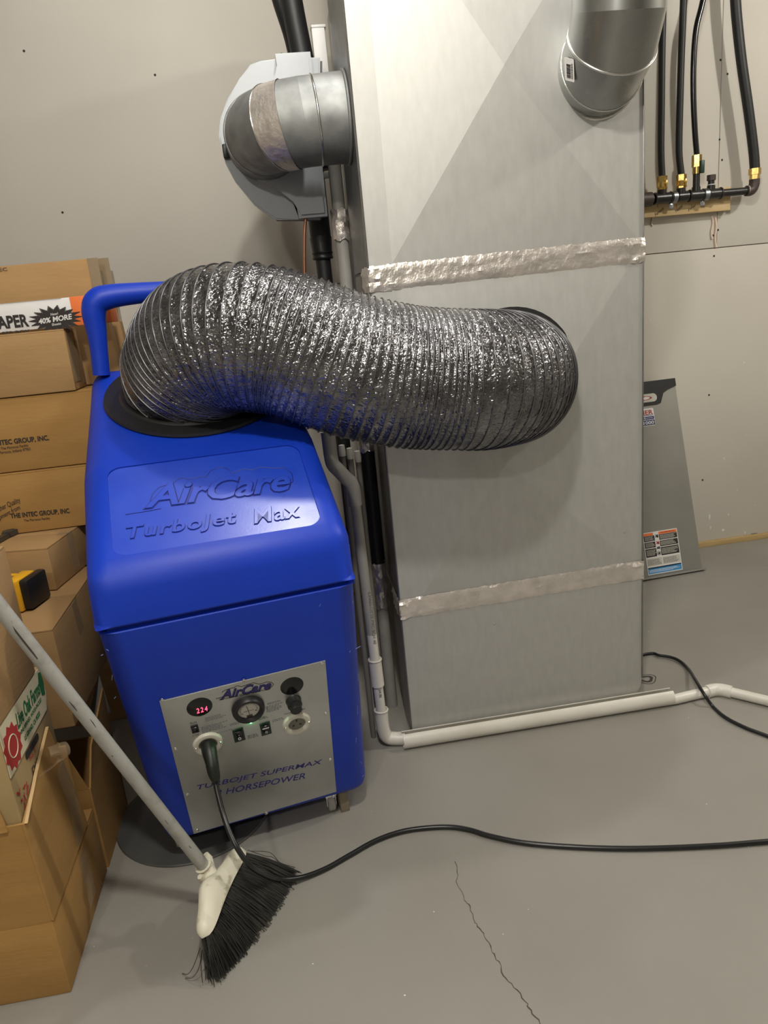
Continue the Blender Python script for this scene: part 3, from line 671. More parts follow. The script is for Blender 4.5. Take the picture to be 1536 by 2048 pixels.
# control panel
ptc = Vector((-.2638, fy(.4945), .4945)); pbc = Vector((-.2545, fy(.087), .087))
CP = frame((ptc + pbc) / 2, (1, 0, 0.0), (ptc - pbc)); CP = CP @ Matrix.Rotation(0.022, 4, 'Z')
pw, ph = .335, .4265
cpn = CP.to_3x3() @ Vector((0, 0, 1))
pan = prism('control_panel', [(-pw / 2, -ph / 2), (pw / 2, -ph / 2), (pw / 2, ph / 2), (-pw / 2, ph / 2)], .0022, PANEL, mc, CP @ Matrix.Translation((0, 0, .0008)), bev=.0006)
CPI = CP.inverted()
def pz(zx, zy): return 300 + zx / 3.339, 1280 + zy / 3.339      # zoomed crop pixel to photo pixel
def onp(px, py, h=.003): q = CPI @ onm(px, py, (ptc + pbc) / 2 + cpn * h, cpn); return q.x, q.y
PT = .0030
def pat(zx, zy, h=PT, rot=0): x, y = onp(*pz(zx, zy), h); return Matrix.Translation((x, y, h - .0008)) @ Matrix.Rotation(rot, 4, 'Z')
Z = Matrix.Identity(4)
for (x, y) in ((81, 400), (627, 268), (1148, 153), (170, 728), (1174, 490), (250, 1030), (1202, 797), (316, 1270), (776, 1155), (1224, 1043)):
    lathe('panel_screw', [(0, .003), (.0022, .0028), (.0038, .0015), (.0042, 0)], SCREW, pan, pat(x, y), 12)
o = lathe('digital_display', [(0, .0006), (.0245, .0006), (.0255, 0)], GLOSSB, pan, pat(331, 448), 40); o['label'] = 'round black window with red digits'
text('red_digits', '224', .022, .0135, REDD, pan, pat(347, 466, PT + .0008), .0003, .12, 0, sp=1.3)
lathe('blank_cover', [(0, .0006), (.0235, .0006), (.0245, 0)], GLOSSB, pan, pat(948, 307), 40)
gm = pat(655, 452)
lathe('gauge_ring', [(.0225, .008), (.0235, .012), (.027, .015), (.031, .014), (.0335, .009), (.034, 0), (.0215, 0), (.0225, .008)], BLACKP, pan, gm, 48)
gf = lathe('gauge_face', [(0, .006), (.0235, .006)], DIAL, pan, gm, 40)
bm = bmesh.new()
for k in range(21):
    a = math.radians(205 - 230 * k / 20); l = .004 if k % 2 == 0 else .0025
    addbox(bm, (math.cos(a) * .0175, math.sin(a) * .0175, .0063), (l, .0006, .0004), Matrix.Rotation(a, 3, 'Z'))
addbox(bm, (-.0012, -.001, .0068), (.0008, .026, .0005), Matrix.Rotation(.14, 3, 'Z')); addbox(bm, (0, -.017, .0075), (.012, .005, .002))
fin(bm, 'gauge_scale', INK, pan, gm)
text('gauge_print', 'INCHES OF WATER', .022, .0022, INK, pan, gm @ Matrix.Translation((0, -.003, .0062)), .0002)
text('gauge_number', '0', .0022, .003, INK, pan, gm @ Matrix.Translation((-.013, -.008, .0062)), .0002); text('gauge_number', '8', .0022, .003, INK, pan, gm @ Matrix.Translation((.014, -.006, .0062)), .0002)
lathe('green_light', [(0, .005), (.0022, .0045), (.0032, .002), (.0034, 0)], LED, pan, pat(671, 541), 16)
def flange(zx, zy, nm):
    m_ = pat(zx, zy)
    f_ = lathe(nm, [(.0185, .001), (.0195, .0055), (.023, .0068), (.029, .0055), (.0315, .001), (.0315, 0), (.0185, 0), (.0185, .001)], FLANGE, pan, m_, 48)
    lathe('socket_inside', [(0, .0008), (.019, .0008)], SOCK, pan, m_, 32)
    for s in (-1, 1): lathe('flange_screw', [(0, .003), (.002, .0026), (.003, 0)], SCREW, pan, m_ @ Matrix.Translation((s * .0252, 0, .0055)), 10)
    return m_
fm1 = flange(387, 690, 'socket_flange'); fm2 = flange(980, 555, 'socket_flange')
bm = bmesh.new()
for a in (90, 210, 330): addbox(bm, (.009 * math.cos(math.radians(a)), .009 * math.sin(math.radians(a)), .0012), (.005, .003, .001), Matrix.Rotation(math.radians(a), 3, 'Z'))
fin(bm, 'socket_slots', INK, pan, fm2)
kx = pat(958, 405); lathe('fuse_knob', [(0, .030), (.0105, .030), (.0125, .028), (.0125, .016), (.0155, .015), (.0160, .002), (.017, 0)], BLACKP, pan, kx, 24)
def switch(zx, zy, w_, h_, nm, mats=SWG):
    m_ = pat(zx, zy, PT, .03); prism(nm, rrect(w_, h_, .001, 2), .0028, mats, pan, m_, bev=.0006)
    box('rocker', (0, 0, .0032), (w_ * .72, h_ * .8, .004), GLOSSB, pan, bev=.0012, rot=Matrix.Rotation(.10, 3, 'X'), mw=m_); return m_
switch(300, 592, .0145, .0215, 'small_switch', BLACKP)
s1 = switch(593, 632, .0230, .037, 'power_switch'); s2 = switch(772, 590, .0220, .036, 'power_switch')
text('switch_mark', 'O', .0065, .008, PAPERW, pan, s1 @ Matrix.Translation((0, -.0065, .0056)), .0003, off=.03); text('switch_mark', 'I', .0014, .005, PAPERW, pan, s1 @ Matrix.Translation((0, .0045, .0053)), .0003)
text('switch_mark', 'O', .005, .006, PAPERW, pan, s2 @ Matrix.Translation((0, -.006, .0056)), .0003); box('switch_lens', (0, .007, .0055), (.0135, .005, .001), PAPERW, pan, mw=s2)
text('label_print', 'RUN', .0125, .0050, INK, pan, pat(290, 552), .0002); text('label_print', 'STOP', .0135, .0050, INK, pan, pat(306, 636), .0002)
text('label_print', 'POWER OUTLET', .045, .0034, INK, pan, pat(968, 478), .0002)
def ptext(s, a, b, H, m, sh=0.0, offs=0.0, name='panel_lettering', sp=1.0):
    (x0, y0), (x1, y1) = onp(*pz(*a)), onp(*pz(*b)); ang = math.atan2(y1 - y0, x1 - x0)
    return text(name, s, math.hypot(x1 - x0, y1 - y0), H, m, pan, Matrix.Translation(((x0 + x1) / 2, (y0 + y1) / 2, PT - .0008)) @ Matrix.Rotation(ang, 4, 'Z'), .0003, sh, offs, sp=sp)
ptext('AirCare', (462, 372), (812, 297), .0265, INK, .36, .045, 'logo_border')  # printed black border around the logo
g_ = ptext('AirCare', (470, 366), (806, 297), .0225, INKB, .36, .012, 'logo_lettering'); g_.location.z += .0003
ptext('INDOOR AIR QUALITY SPECIALISTS', (462, 400), (802, 325), .0058, INK, 0, .01)
ptext('TURBOJET SUPERMAX', (314, 990), (1150, 815), .0195, INKB, .18, .008); ptext('3 HORSEPOWER', (440, 1025), (1038, 905), .0195, INKB, .18, .008)
def tail(P, wd, name='logo_line'):
    ribbon(name, [Vector((*onp(*pz(*p)), PT - .0008)) for p in P], wd, INK, pan, (0, 0, 1), .0003)
tail([(440, 392), (470, 384), (500, 374)], .0015); tail([(480, 350), (500, 335), (530, 325), (560, 318), (580, 305), (610, 312), (650, 298), (690, 285), (730, 295), (780, 280), (812, 282), (825, 295), (815, 312), (790, 322)], .0014)
for (x, y, w_, h_, r, sd_) in ((435, 515, .040, .013, 4, 1), (430, 580, .052, .020, 5, 2), (490, 610, .050, .004, 1, 3), (575, 555, .026, .008, 2, 4), (830, 415, .030, .006, 2, 5), (830, 450, .034, .020, 5, 6), (860, 530, .028, .008, 2, 7), (690, 640, .024, .012, 3, 8), (755, 520, .020, .008, 2, 9)):
    scribble('small_print', w_, h_, r, INKGY, pan, pat(x, y, PT, .02), sd_)
# white scuffs on the blue shell
bm = bmesh.new(); rnd = random.Random(11)
for (px, py, l, a) in ((716, 1295, .012, .4), (712, 1290, .004, 2), (700, 1303, .004, 1), (716, 1355, .02, 1.5), (715, 1420, .03, 1.55), (722, 1525, .01, 2), (726, 1552, .006, 1), (230, 1395, .006, .8), (224, 1355, .012, 1.3), (712, 1480, .015, 1.5), (706, 1205, .008, 1.9), (640, 1210, .006, 1), (215, 1300, .006, 2.2), (204, 1310, .004, .3)):
    q = onm(px, py, Vector((0, fy(.3), .3)), cpn)
    addbox(bm, q + cpn * .0002, (l, .0006, .0012), (CP.to_3x3() @ Matrix.Rotation(a, 3, 'Z')))
fin(bm, 'scuff_marks', SCUFF, mc)
# casters
def caster(px, py, nm='caster'):
    p = ML(atZ(px, py, .0)); p.z = 0
    b_ = box(nm, p + Vector((0, 0, .052)), (.03, .03, .016), SCREW, mc, bev=.002)
    for s in (-1, 1): box('fork', p + Vector((s * .011, 0, .034)), (.003, .022, .034), SCREW, b_, bev=.001)
    lathe('wheel', [(0, -.009), (.018, -.009), (.021, -.006), (.021, .006), (.018, .009), (0, .009)], PVCG, b_, frame(p + Vector((0, .0, .0212)), (0, 1, 0), (0, 0, 1)), 24)
caster(362, 1690); caster(664, 1618)
for (x, y) in ((-.41, .28), (-.07, .28)):
    b_ = box('caster', (x, y, .05), (.03, .03, .02), SCREW, mc, bev=.002)
    lathe('wheel', [(0, -.009), (.018, -.009), (.021, -.006), (.021, .006), (.018, .009), (0, .009)], PVCG, b_, frame((x, y, .0212), (0, 1, 0), (0, 0, 1)), 24)
wb = atZ(688, 1622, 0)
tag(box('wood_block', (wb.x, wb.y + .02, .029), (.022, .05, .058), WOODBLK, None, bev=.002, rot=Matrix.Rotation(YAW, 3, 'Z')), 'small grey wood block wedged under the front right of the blue machine', 'wood block')
# round sheet on the floor, part under the machine
dk = lathe('round_disc', [(0, .0), (.19, 0), (.192, .003), (.19, .006), (0, .006)], DISC, None, Matrix.Translation((-.362, -1.291, .0005)), 72)
tag(dk, 'flat dark grey round disc lying on the floor under the blue machine', 'disc')

# ================================================================== FLEXIBLE HOSE
HR = .154
hs = thing('flexible_duct', 'fat ribbed silver black flexible hose arching from the blue machine to the tall duct', 'flexible hose', MW(dc))
base = MW(dc); dnw = (MX * dn.x + MY * dn.y + Vector((0, 0, dn.z))).normalized()
hpth = [base + dnw * .017, base + dnw * .045, atY(386, 738, -1.205), atY(412, 694, -1.265), atY(470, 676, -1.30), atY(545, 682, -1.32), atY(625, 708, -1.33), atY(705, 735, -1.335), atY(790, 752, -1.335), atY(880, 760, -1.33), atY(955, 762, -1.325), atY(1003, 760, -1.285), atY(1022, 757, -1.225), atY(1024, 754, -1.165), atY(1024, 752, -1.130)]
cl = catmull(hpth, 14)
NR = 68; SUB = 8; cl, HL = resample(cl, NR * SUB + 1)
# bunch the ribs where the hose is squeezed
def warp(t):
    return t - .018 * math.sin((t - .30) / .34 * PI * 2) * (0 if not .30 < t < .64 else 1) + (.02 * math.sin(t / .30 * PI * 2) if t < .30 else 0)
fr = frames(cl)
# smooth tangents for tidy rings
tg = [f[0] for f in fr]
for _ in range(40): tg = [tg[0]] + [(tg[i - 1] + tg[i] + tg[i + 1]).normalized() for i in range(1, len(tg) - 1)] + [tg[-1]]
def ring_frame(t):
    x = max(0, min(1, t)) * (len(cl) - 1); i = min(int(x), len(cl) - 2); f = x - i
    p = cl[i].lerp(cl[i + 1], f); d = tg[i].lerp(tg[i + 1], f).normalized()
    v = Vector((0, 1, 0)); 
    return p, d
refs = []; a = Vector((0, 0, 1)); a = (a - tg[0] * a.dot(tg[0])).normalized() if abs(tg[0].z) < .9 else Vector((1, 0, 0))
for d in tg: a = (a - d * a.dot(d)).normalized(); refs.append(a.copy())
SEG = 112; bm = bmesh.new(); rings = []
for s in range(NR * SUB + 1):
    t = warp(s / (NR * SUB)); p, d = ring_frame(t)
    i = min(int(max(0, min(1, t)) * (len(cl) - 1)), len(cl) - 1); a = refs[i]; a = (a - d * a.dot(d)).normalized(); b_ = d.cross(a)
    ph_ = (s % SUB) / SUB; groove = -.0028 * math.sin(PI * ph_) ** .8
    row = []
    for k in range(SEG):
        ang = 2 * PI * k / SEG; dirv = a * math.cos(ang) + b_ * math.sin(ang)
        cr_ = .0028 * noise.noise(p * 0 + Vector((math.cos(ang) * 13, math.sin(ang) * 13, s * .55))) * math.sin(PI * ph_) + .0025 * noise.noise(Vector((math.cos(ang) * 1.5, math.sin(ang) * 1.5, s * .02)))
        row.append(bm.verts.new(T(hs, p + dirv * (HR + groove + cr_))))
    rings.append(row)
for i in range(len(rings) - 1):
    for k in range(SEG): bm.faces.new((rings[i][k], rings[i][(k + 1) % SEG], rings[i + 1][(k + 1) % SEG], rings[i + 1][k]))
fin(bm, 'foil_sleeve', HOSE, hs, None, 180)
bm = bmesh.new()
for q in range(NR + 1):
    t = warp(q / NR); p, d = ring_frame(t); i = min(int(max(0, min(1, t)) * (len(cl) - 1)), len(cl) - 1); a = refs[i]; a = (a - d * a.dot(d)).normalized(); b_ = d.cross(a)
    R_ = []; s = q * SUB
    for k in range(SEG):
        ang = 2 * PI * k / SEG; dirv = a * math.cos(ang) + b_ * math.sin(ang)
        lo = .0025 * noise.noise(Vector((math.cos(ang) * 1.5, math.sin(ang) * 1.5, s * .02)))
        c = p + dirv * (HR + .0004 + lo)
        R_.append([bm.verts.new(T(hs, c + dirv * .0015 * math.cos(g) + d * .0015 * math.sin(g))) for g in [j * 2 * PI / 5 for j in range(5)]])
    for k in range(SEG):
        for j in range(5): bm.faces.new((R_[k][j], R_[(k + 1) % SEG][j], R_[(k + 1) % SEG][(j + 1) % 5], R_[k][(j + 1) % 5]))
o = fin(bm, 'coil_wire', WIRE, hs, None, 180)
lathe('end_collar', [(.150, .0), (.168, 0), (.168, .006), (.158, .008), (.155, .03), (.15, .03), (.150, 0)], BLACKP, hs, frame(T(hs, (hpth[-1].x, DY0 - .002, hpth[-1].z)), (1, 0, 0), (0, 0, 1)), 48)

# ================================================================== GAS MANIFOLD on the wall
gm_ = thing('gas_manifold', 'black iron gas manifold with brass valves strapped to a pale board on the wall', 'gas pipe', (1.65, -.06, 1.42))
def gz(zx, zy, y=-.06): return T(gm_, atY(1260 + zx / 5.565, 280 + zy / 5.565, y))
board = thing('mounting_board', 'pale wood board with handwritten names, behind the gas manifold', 'board', (1.6, 0, 1.40))
bA = atY(1287, 443, -.04); bB = atY(1461, 420, -.04); tB = atY(1461, 396, -.04)
bh = .085
bx0, bx1 = 1.36, bB.x; bz = bB.z
bsl = 0.0
box('board', T(board, ((bx0 + bx1) / 2, -.0195, bz + bh / 2)), (bx1 - bx0, .038, bh), WOODB, board, bev=.0015)
for (zx, zy, s, wd) in ((325, 795, 'Furnace', .042), (545, 760, 'Heater', .036), (690, 755, 'Firep', .036)):
    q = T(board, atY(1260 + zx / 5.565, 280 + zy / 5.565, -.0388))
    text('handwriting', s, wd, .012, INK, board, frame(q, (.82, 0, .57), (-.57, 0, .82)), .0004, .3)
for zx in (308, 517, 685):
    q = T(board, atY(1260 + zx / 5.565, 280 + 735 / 5.565, -.0388)); box('pen_stroke', q, (.0014, .0006, .012), INK, board)
mY = -.068; Lp = gz(150, 668, mY); Rp = gz(1300, 565, mY)
zr = lambda zx: Lp.z + (Rp.z - Lp.z) * (zx - 150) / 1150.
def gx_(zx): return gz(zx, 620, mY).x
zc = (Lp.z + Rp.z) / 2
def hor(name, x0, x1, r, m): return tube(name, [Vector((gx_(x0), Lp.y, zc)), Vector((gx_(x1), Lp.y, zc))], r, m, gm_, 18)
hor('main_pipe', 130, 1310, .0142, IRON)
hor('end_union', 60, 235, .026, IRONR); hor('tee_body', 275, 450, .020, IRON); hor('tee_body', 530, 640, .019, IRON); hor('tee_body', 660, 810, .020, IRON); hor('tee_body', 870, 1005, .019, IRON)
for x in (275, 450, 660, 810, 870, 1005): ringat(Vector((gx_(x), Lp.y, zc)), (1, 0, 0), .0185, .004, 'tee_rim', IRON, gm_)
ringat(Vector((gx_(285), Lp.y, zc)), (1, 0, 0), .0165, .0022, 'pipe_dope', PAPERW, gm_)
for x in (488, 838):
    bm = bmesh.new(); xc = gx_(x); seg = 14; R_ = []
    for sgn in (-1, 1):
        row = []
        for k in range(seg + 1):
            a = PI + PI * k / seg if False else math.radians(-90 - 180 * k / seg)
            row.append(bm.verts.new((xc + sgn * .0085, Lp.y + .0225 * math.cos(a + 0), zc + .0225 * math.sin(a))))
        R_.append(row)
    for k in range(seg): bm.faces.new((R_[0][k], R_[0][k + 1], R_[1][k + 1], R_[1][k]))
    bmesh.ops.solidify(bm, geom=bm.faces, thickness=.002)
    o = fin(bm, 'pipe_clamp', CLAMP, gm_, None, 40)
    box('clamp_ear', (xc - .006, Lp.y + .008, zc - .029), (.018, .004, .020), CLAMP, gm_, bev=.003)
def up(name, zx, z0, z1, r, m, seg=16):
    return tube(name, [Vector((gx_(zx), Lp.y, z0)), Vector((gx_(zx), Lp.y, z1))], r, m, gm_, seg, smooth=30)
for zx in (355, 568): 
    up('tee_neck', zx, zc, zc + .030, .0165, IRON)
    up('hex_nut', zx, zc + .030, zc + .040, .0165, BRASS, 6); up('valve_body', zx, zc + .038, zc + .056, .0195, BRASS, 12); up('hex_nut', zx, zc + .056, zc + .078, .0190, BRASS, 6)
    box('valve_lever', (gx_(zx) + .008, Lp.y - .019, zc + .046), (.008, .006, .030), BRASS, gm_, bev=.002)
    lathe('valve_stem', [(.005, 0), (.0065, .004), (.0065, .010), (0, .011)], BRASS, gm_, frame((gx_(zx) + .006, Lp.y - .013, zc + .050), (1, 0, 0), (0, 0, 1)), 10)
up('tee_neck', 735, zc, zc + .030, .0155, IRON); up('nipple', 735, zc + .028, zc + .078, .0130, IRON)
up('valve_body', 735, zc + .076, zc + .102, .0150, BRASS, 14); up('hex_nut', 735, zc + .100, zc + .120, .0180, BRASS, 6); up('hex_nut', 735, zc + .120, zc + .142, .0180, BRASS, 6)
o = box('valve_lever', (gx_(735) + .012, Lp.y - .018, zc + .098), (.016, .012, .046), GREENB, gm_, bev=.003); o['label'] = 'dark green valve lever'
up('tee_neck', 900, zc, zc + .030, .0150, IRON); up('nipple', 900, zc + .028, zc + .052, .0120, IRON); up('end_cap', 900, zc + .048, zc + .068, .0165, IRONR, 14)
ringat(Vector((gx_(900), Lp.y, zc + .033)), (0, 0, 1), .0125, .0018, 'pipe_dope', PAPERW, gm_)
ex = gx_(1378)
tube('elbow', catmull([Vector((gx_(1290), Lp.y, zc)), Vector((gx_(1335), Lp.y, zc)), Vector((ex - .006, Lp.y, zc + .008)), Vector((ex, Lp.y, zc + .024)), Vector((ex, Lp.y, zc + .040))], 5), .0195, IRONR, gm_, 18)
ringat(Vector((gx_(1308), Lp.y, zc)), (1, 0, 0), .0165, .003, 'pipe_dope', PAPERW, gm_)
tube('hex_nut', [(ex, Lp.y, zc + .040), (ex, Lp.y, zc + .056)], .0180, BRASS, gm_, 6, smooth=20); tube('hex_nut', [(ex, Lp.y, zc + .056), (ex, Lp.y, zc + .078)], .0225, BRASS, gm_, 6, smooth=20)
def gl(label, pts, r, z0, x0, seg=14, shiny=False):
    t = thing('gas_line', label, 'gas hose', (x0 + 1.65, mY, z0 + 1.42), 0, 'gas lines above the manifold')
    P = [Vector((x0 + 1.65, mY, z0 + 1.42))] + [atY(x, y, mY) for x, y in pts]
    tube('jacket', [T(t, p) for p in catmull(P, 6)], r, RUBBER if not shiny else GLOSSB, t, seg)
gl('black gas line nearest the tall duct, running up the wall', [(1322, 300), (1323, 200), (1324, 100), (1326, 0), (1328, -120)], .0125, zc + .076, gx_(355))
gl('black gas line second from the tall duct, running up the wall', [(1358, 300), (1360, 200), (1363, 100), (1367, 0), (1370, -120)], .0125, zc + .076, gx_(568))
gl('thin glossy black gas line above the green lever valve', [(1390, 265), (1387, 200), (1387, 130), (1392, 60), (1406, 0), (1430, -120)], .0105, zc + .140, gx_(735), 14, True)
gl('thickest black gas line, furthest right, rising from the elbow', [(1507, 300), (1497, 220), (1484, 130), (1476, 60), (1471, 0), (1466, -120)], .0185, zc + .076, ex)

# ================================================================== FURNACE DOOR leaning on the wall
c0 = atZ(1405, 1136, .004); c1_ = atZ(1284, 1157, .004)
dtr = atY(1375, 754, -.022); W = .50
ux = (c0 - c1_).normalized(); up_ = (dtr - c0); Hd = up_.length
fd_ = thing('furnace_door', 'grey steel furnace door panel leaning against the wall beside the duct', 'furnace door', c0)
FM = frame(c0 - ux * W, ux, up_); FM = Matrix.Translation(-c0) @ FM        # origin at the lower left corner
fn = FM.to_3x3() @ Vector((0, 0, 1))
prism('door_sheet', [(0, 0), (W, 0), (W, Hd), (0, Hd)], .02, DOORM, fd_, FM @ Matrix.Translation((0, 0, -.02)), bev=.003)
def fdp(px, py): q = FM.inverted() @ (atP(px, py, c0, fn) - c0); return q.x, q.y
g2 = [fdp(*p) for p in ((1375, 751), (1378, 768), (1334, 780), (1326, 786), (1321, 806), (1314, 809))]
mid = W / 2
pts = [(x, min(y, Hd)) for x, y in g2]
mirr = [(W - x, y) for x, y in pts[::-1]]
pts[0] = (W, Hd); pts[1] = (W, pts[1][1]); mirr[-1] = (0, Hd); mirr[-2] = (0, mirr[-2][1])
prism('black_header', pts + mirr, .003, BLACKP, fd_, FM @ Matrix.Translation((0, 0, .0002)))
ox, oy = fdp(1290, 797); oxr, _ = fdp(1313, 797); gw = (oxr - mid)
og = prism('logo_badge', rrect(gw * 2, .034, .0165, 6), .001, DIAL, fd_, FM @ Matrix.Translation((mid, oy, .0034)))
prism('badge_ring', circ(gw * .86, 40, ry=.0135), .0006, INKR, og, Matrix.Translation((0, 0, .0008))); prism('badge_center', circ(gw * .80, 40, ry=.0115), .0008, PAPERW, og, Matrix.Translation((0, 0, .001)))
text('badge_lettering', 'LENNOX', gw * 1.35, .014, INKR, og, Matrix.Translation((0, 0, .002)), .0003, .2, .01)
# phone sticker
sx1, sy1 = fdp(1311, 850); sx1b, sy0 = fdp(1308, 815); sw = .135; shh = abs(sy0 - sy1)
sk = prism('phone_sticker', rrect(sw, shh, .006, 3), .0006, PAPERW, fd_, FM @ Matrix.Translation((sx1 - sw / 2, (sy0 + sy1) / 2, .0008)))
text('sticker_lettering', 'PREMIER', .118, .018, INKR, sk, Matrix.Translation((.004, shh * .27, .0007)), .0003, 0, .02)
box('sticker_line', (.004, shh * .10, .0009), (.118, .0025, .0004), NAVYP, sk); box('sticker_bar', (.004, -.004, .0009), (.122, .012, .0004), NAVYP, sk); box('sticker_bar', (.004, -shh * .32, .0009), (.124, .021, .0004), NAVYP, sk)
text('sticker_lettering', '24', .016, .009, PAPERW, sk, Matrix.Translation((.018, -.004, .0012)), .0003); box('sticker_line', (.043, -.004, .0013), (.032, .0015, .0004), PAPERW, sk)
text('sticker_lettering', '267-1000', .100, .014, PAPERW, sk, Matrix.Translation((.012, -shh * .32, .0012)), .0003, 0, .02)
# warning label
wx1, wy1 = fdp(1352, 1056); wx2, wy0 = fdp(1359, 1140); ww = .155; wh = wy1 - wy0
wl = prism('warning_label', [(-ww / 2, -wh / 2), (ww / 2, -wh / 2), (ww / 2, wh / 2), (-ww / 2, wh / 2)], .0006, PAPERW, fd_, FM @ Matrix.Translation((wx1 - ww / 2 + .002, (wy0 + wy1) / 2, .0008)))
def wb_(nm, x0, x1, y0, y1, m, z=.0009): box(nm, ((x0 + x1) / 2 * ww - ww / 2, wh / 2 - (y0 + y1) / 2 * wh, z), ((x1 - x0) * ww, (y1 - y0) * wh, .0004), m, wl)
wb_('orange_band', .02, .30, .02, .08, ORANGE); wb_('orange_band', .46, .98, .02, .08, ORANGE)
for (y0, y1) in ((.085, .215), (.235, .37), (.39, .585)):
    wb_('black_text_block', .02, .33, y0, y1, INK); wb_('black_text_block', .46, .98, y0, y1, INK)
wb_('grey_text_block', .02, .45, .62, .80, DIAL); wb_('grey_text_block', .47, .98, .62, .80, DIAL)
wb_('blue_band', .02, .98, .84, .98, SKYB); wb_('black_band', .02, .98, .83, .865, INK)
for i, (y0, y1) in enumerate(((.09, .21), (.24, .36), (.40, .57))):
    for (xc_, wv) in ((.175, .26), (.72, .48)):
        scribble('label_print', ww * wv, (y1 - y0) * wh * .85, 6, DIAL, wl, Matrix.Translation((xc_ * ww - ww / 2, wh / 2 - (y0 + y1) / 2 * wh, .0011)), 20 + i)
for (xc_, wv) in ((.23, .38), (.72, .46)): scribble('label_print', ww * wv, .14 * wh, 5, INKGY, wl, Matrix.Translation((xc_ * ww - ww / 2, wh / 2 - .71 * wh, .0011)), 31)
scribble('label_print', ww * .9, .07 * wh, 3, PAPERW, wl, Matrix.Translation((0, wh / 2 - .92 * wh, .0012)), 33)
text('label_lettering', 'WARNING', ww * .40, .0055, INK, wl, Matrix.Translation((.72 * ww - ww / 2, wh / 2 - .05 * wh, .0012)), .0002)
for i, (yy, m) in enumerate(((.11, INK), (.27, INKR), (.39, INK))):
    prism('pictogram', [(-.008, -.007), (-.002, -.004), (.002, -.008), (.008, -.005), (.006, .002), (.008, .007), (.001, .003), (-.006, .008), (-.003, .001)] if i < 2 else [(-.008, -.006), (-.002, -.004), (.006, -.007), (.008, .002), (.003, .006), (0, .001), (-.004, .005)], .0005, m, wl, Matrix.Translation((.395 * ww - ww / 2, wh / 2 - yy * wh, .0009)))
ringat((.395 * ww - ww / 2, wh / 2 - .52 * wh, .001), (0, 0, 1), .008, .0009, 'pictogram_ring', INK, wl); prism('pictogram', [(-.005, -.004), (.004, -.005), (.005, .003), (-.002, .004)], .0005, INK, wl, Matrix.Translation((.395 * ww - ww / 2, wh / 2 - .52 * wh, .0009)))
box('bottom_lip', FM @ Vector((W / 2, -.001, .012)), (W, .028, .006), GREYSH, fd_, rot=FM.to_3x3().to_quaternion().to_matrix() @ Matrix.Rotation(math.radians(90), 3, 'X'))

# ================================================================== CORDS
def cord_on(pts, z=.005): return [atZ(x, y, z) for x, y in pts]
c2_ = thing('thin_power_cord', 'thin black cord crossing the white floor pipe right of the duct', 'cord', atZ(1380, 1345, 0))
P = [Vector((.70, -.93, .005))] + cord_on([(1282, 1310)]) + cord_on([(1320, 1311), (1352, 1318), (1375, 1336)], .008) + cord_on([(1392, 1362), (1408, 1388)], .035) + cord_on([(1425, 1412), (1450, 1434), (1490, 1455), (1540, 1474), (1600, 1500)], .006)
tube('cable', [T(c2_, p) for p in catmull(P, 7)], .0048, CORD, c2_, 10)
# the machine's cord, from its plug down past the broom and across the floor
pc_ = thing('power_cord', 'black power cord plugged into the blue machine, running over the broom and across the floor', 'cord', atZ(700, 1712, 0))
pw0 = MW(CP @ (fm1.translation + Vector((0, 0, .006)))); nW = (MX * cpn.x + MY * cpn.y + Vector((0, 0, cpn.z))).normalized()
plug = [pw0, pw0 + nW * .018 + Vector((0, 0, -.003)), pw0 + nW * .034 + Vector((.001, 0, -.012)), pw0 + nW * .042 + Vector((.001, 0, -.024)), pw0 + nW * .044 + Vector((.002, 0, -.036)), pw0 + nW * .043 + Vector((.003, 0, -.048))]
pp = catmull(plug, 4); rs = [.0155, .0155, .0155, .0155, .015, .0145, .014, .0135, .013, .013, .013, .0125, .0125, .012, .012, .0115, .011, .0105, .0095, .0085, .0075]
tube('plug', [T(pc_, p) for p in pp], rs[:len(pp)], PLUGM, pc_, 16)
f0 = plug[-1]
def dpt(px, py, y): return atY(px, py, y)
P = [f0, dpt(432, 1570, -1.60), dpt(444, 1620, -1.63), dpt(458, 1662, -1.66), dpt(478, 1702, -1.685), dpt(505, 1735, -1.69)] + cord_on([(548, 1757)], .045) + cord_on([(598, 1756)], .014) + cord_on([(650, 1738), (700, 1710), (750, 1682), (800, 1664), (850, 1656), (900, 1654), (940, 1660), (980, 1672), (1050, 1686), (1150, 1694), (1250, 1697), (1350, 1695), (1450, 1690), (1536, 1683), (1660, 1675)], .0065)
tube('cable', [T(pc_, p) for p in catmull(P, 7)], .0056, CORD, pc_, 12)

# ================================================================== BROOM
br = thing('broom', 'angled broom with grey painted handle and dirty white head, leaning across the boxes', 'broom', (-.20, -1.68, 0))
A0 = atZ(484, 1697, .105); B0 = atZ(404, 1876, .085)
J = atY(414, 1752, (A0.y + B0.y) / 2 + .02); J_ = atY(412, 1738, -1.655); htop = J_ + (atY(0, 1215, -1.80) - J_) * 1.6
J = atY(412, 1738, -1.655)
tube('handle', [T(br, J), T(br, J.lerp(htop, .3)), T(br, J.lerp(htop, .65)), T(br, htop)], .0125, HANDLEM, br, 18)
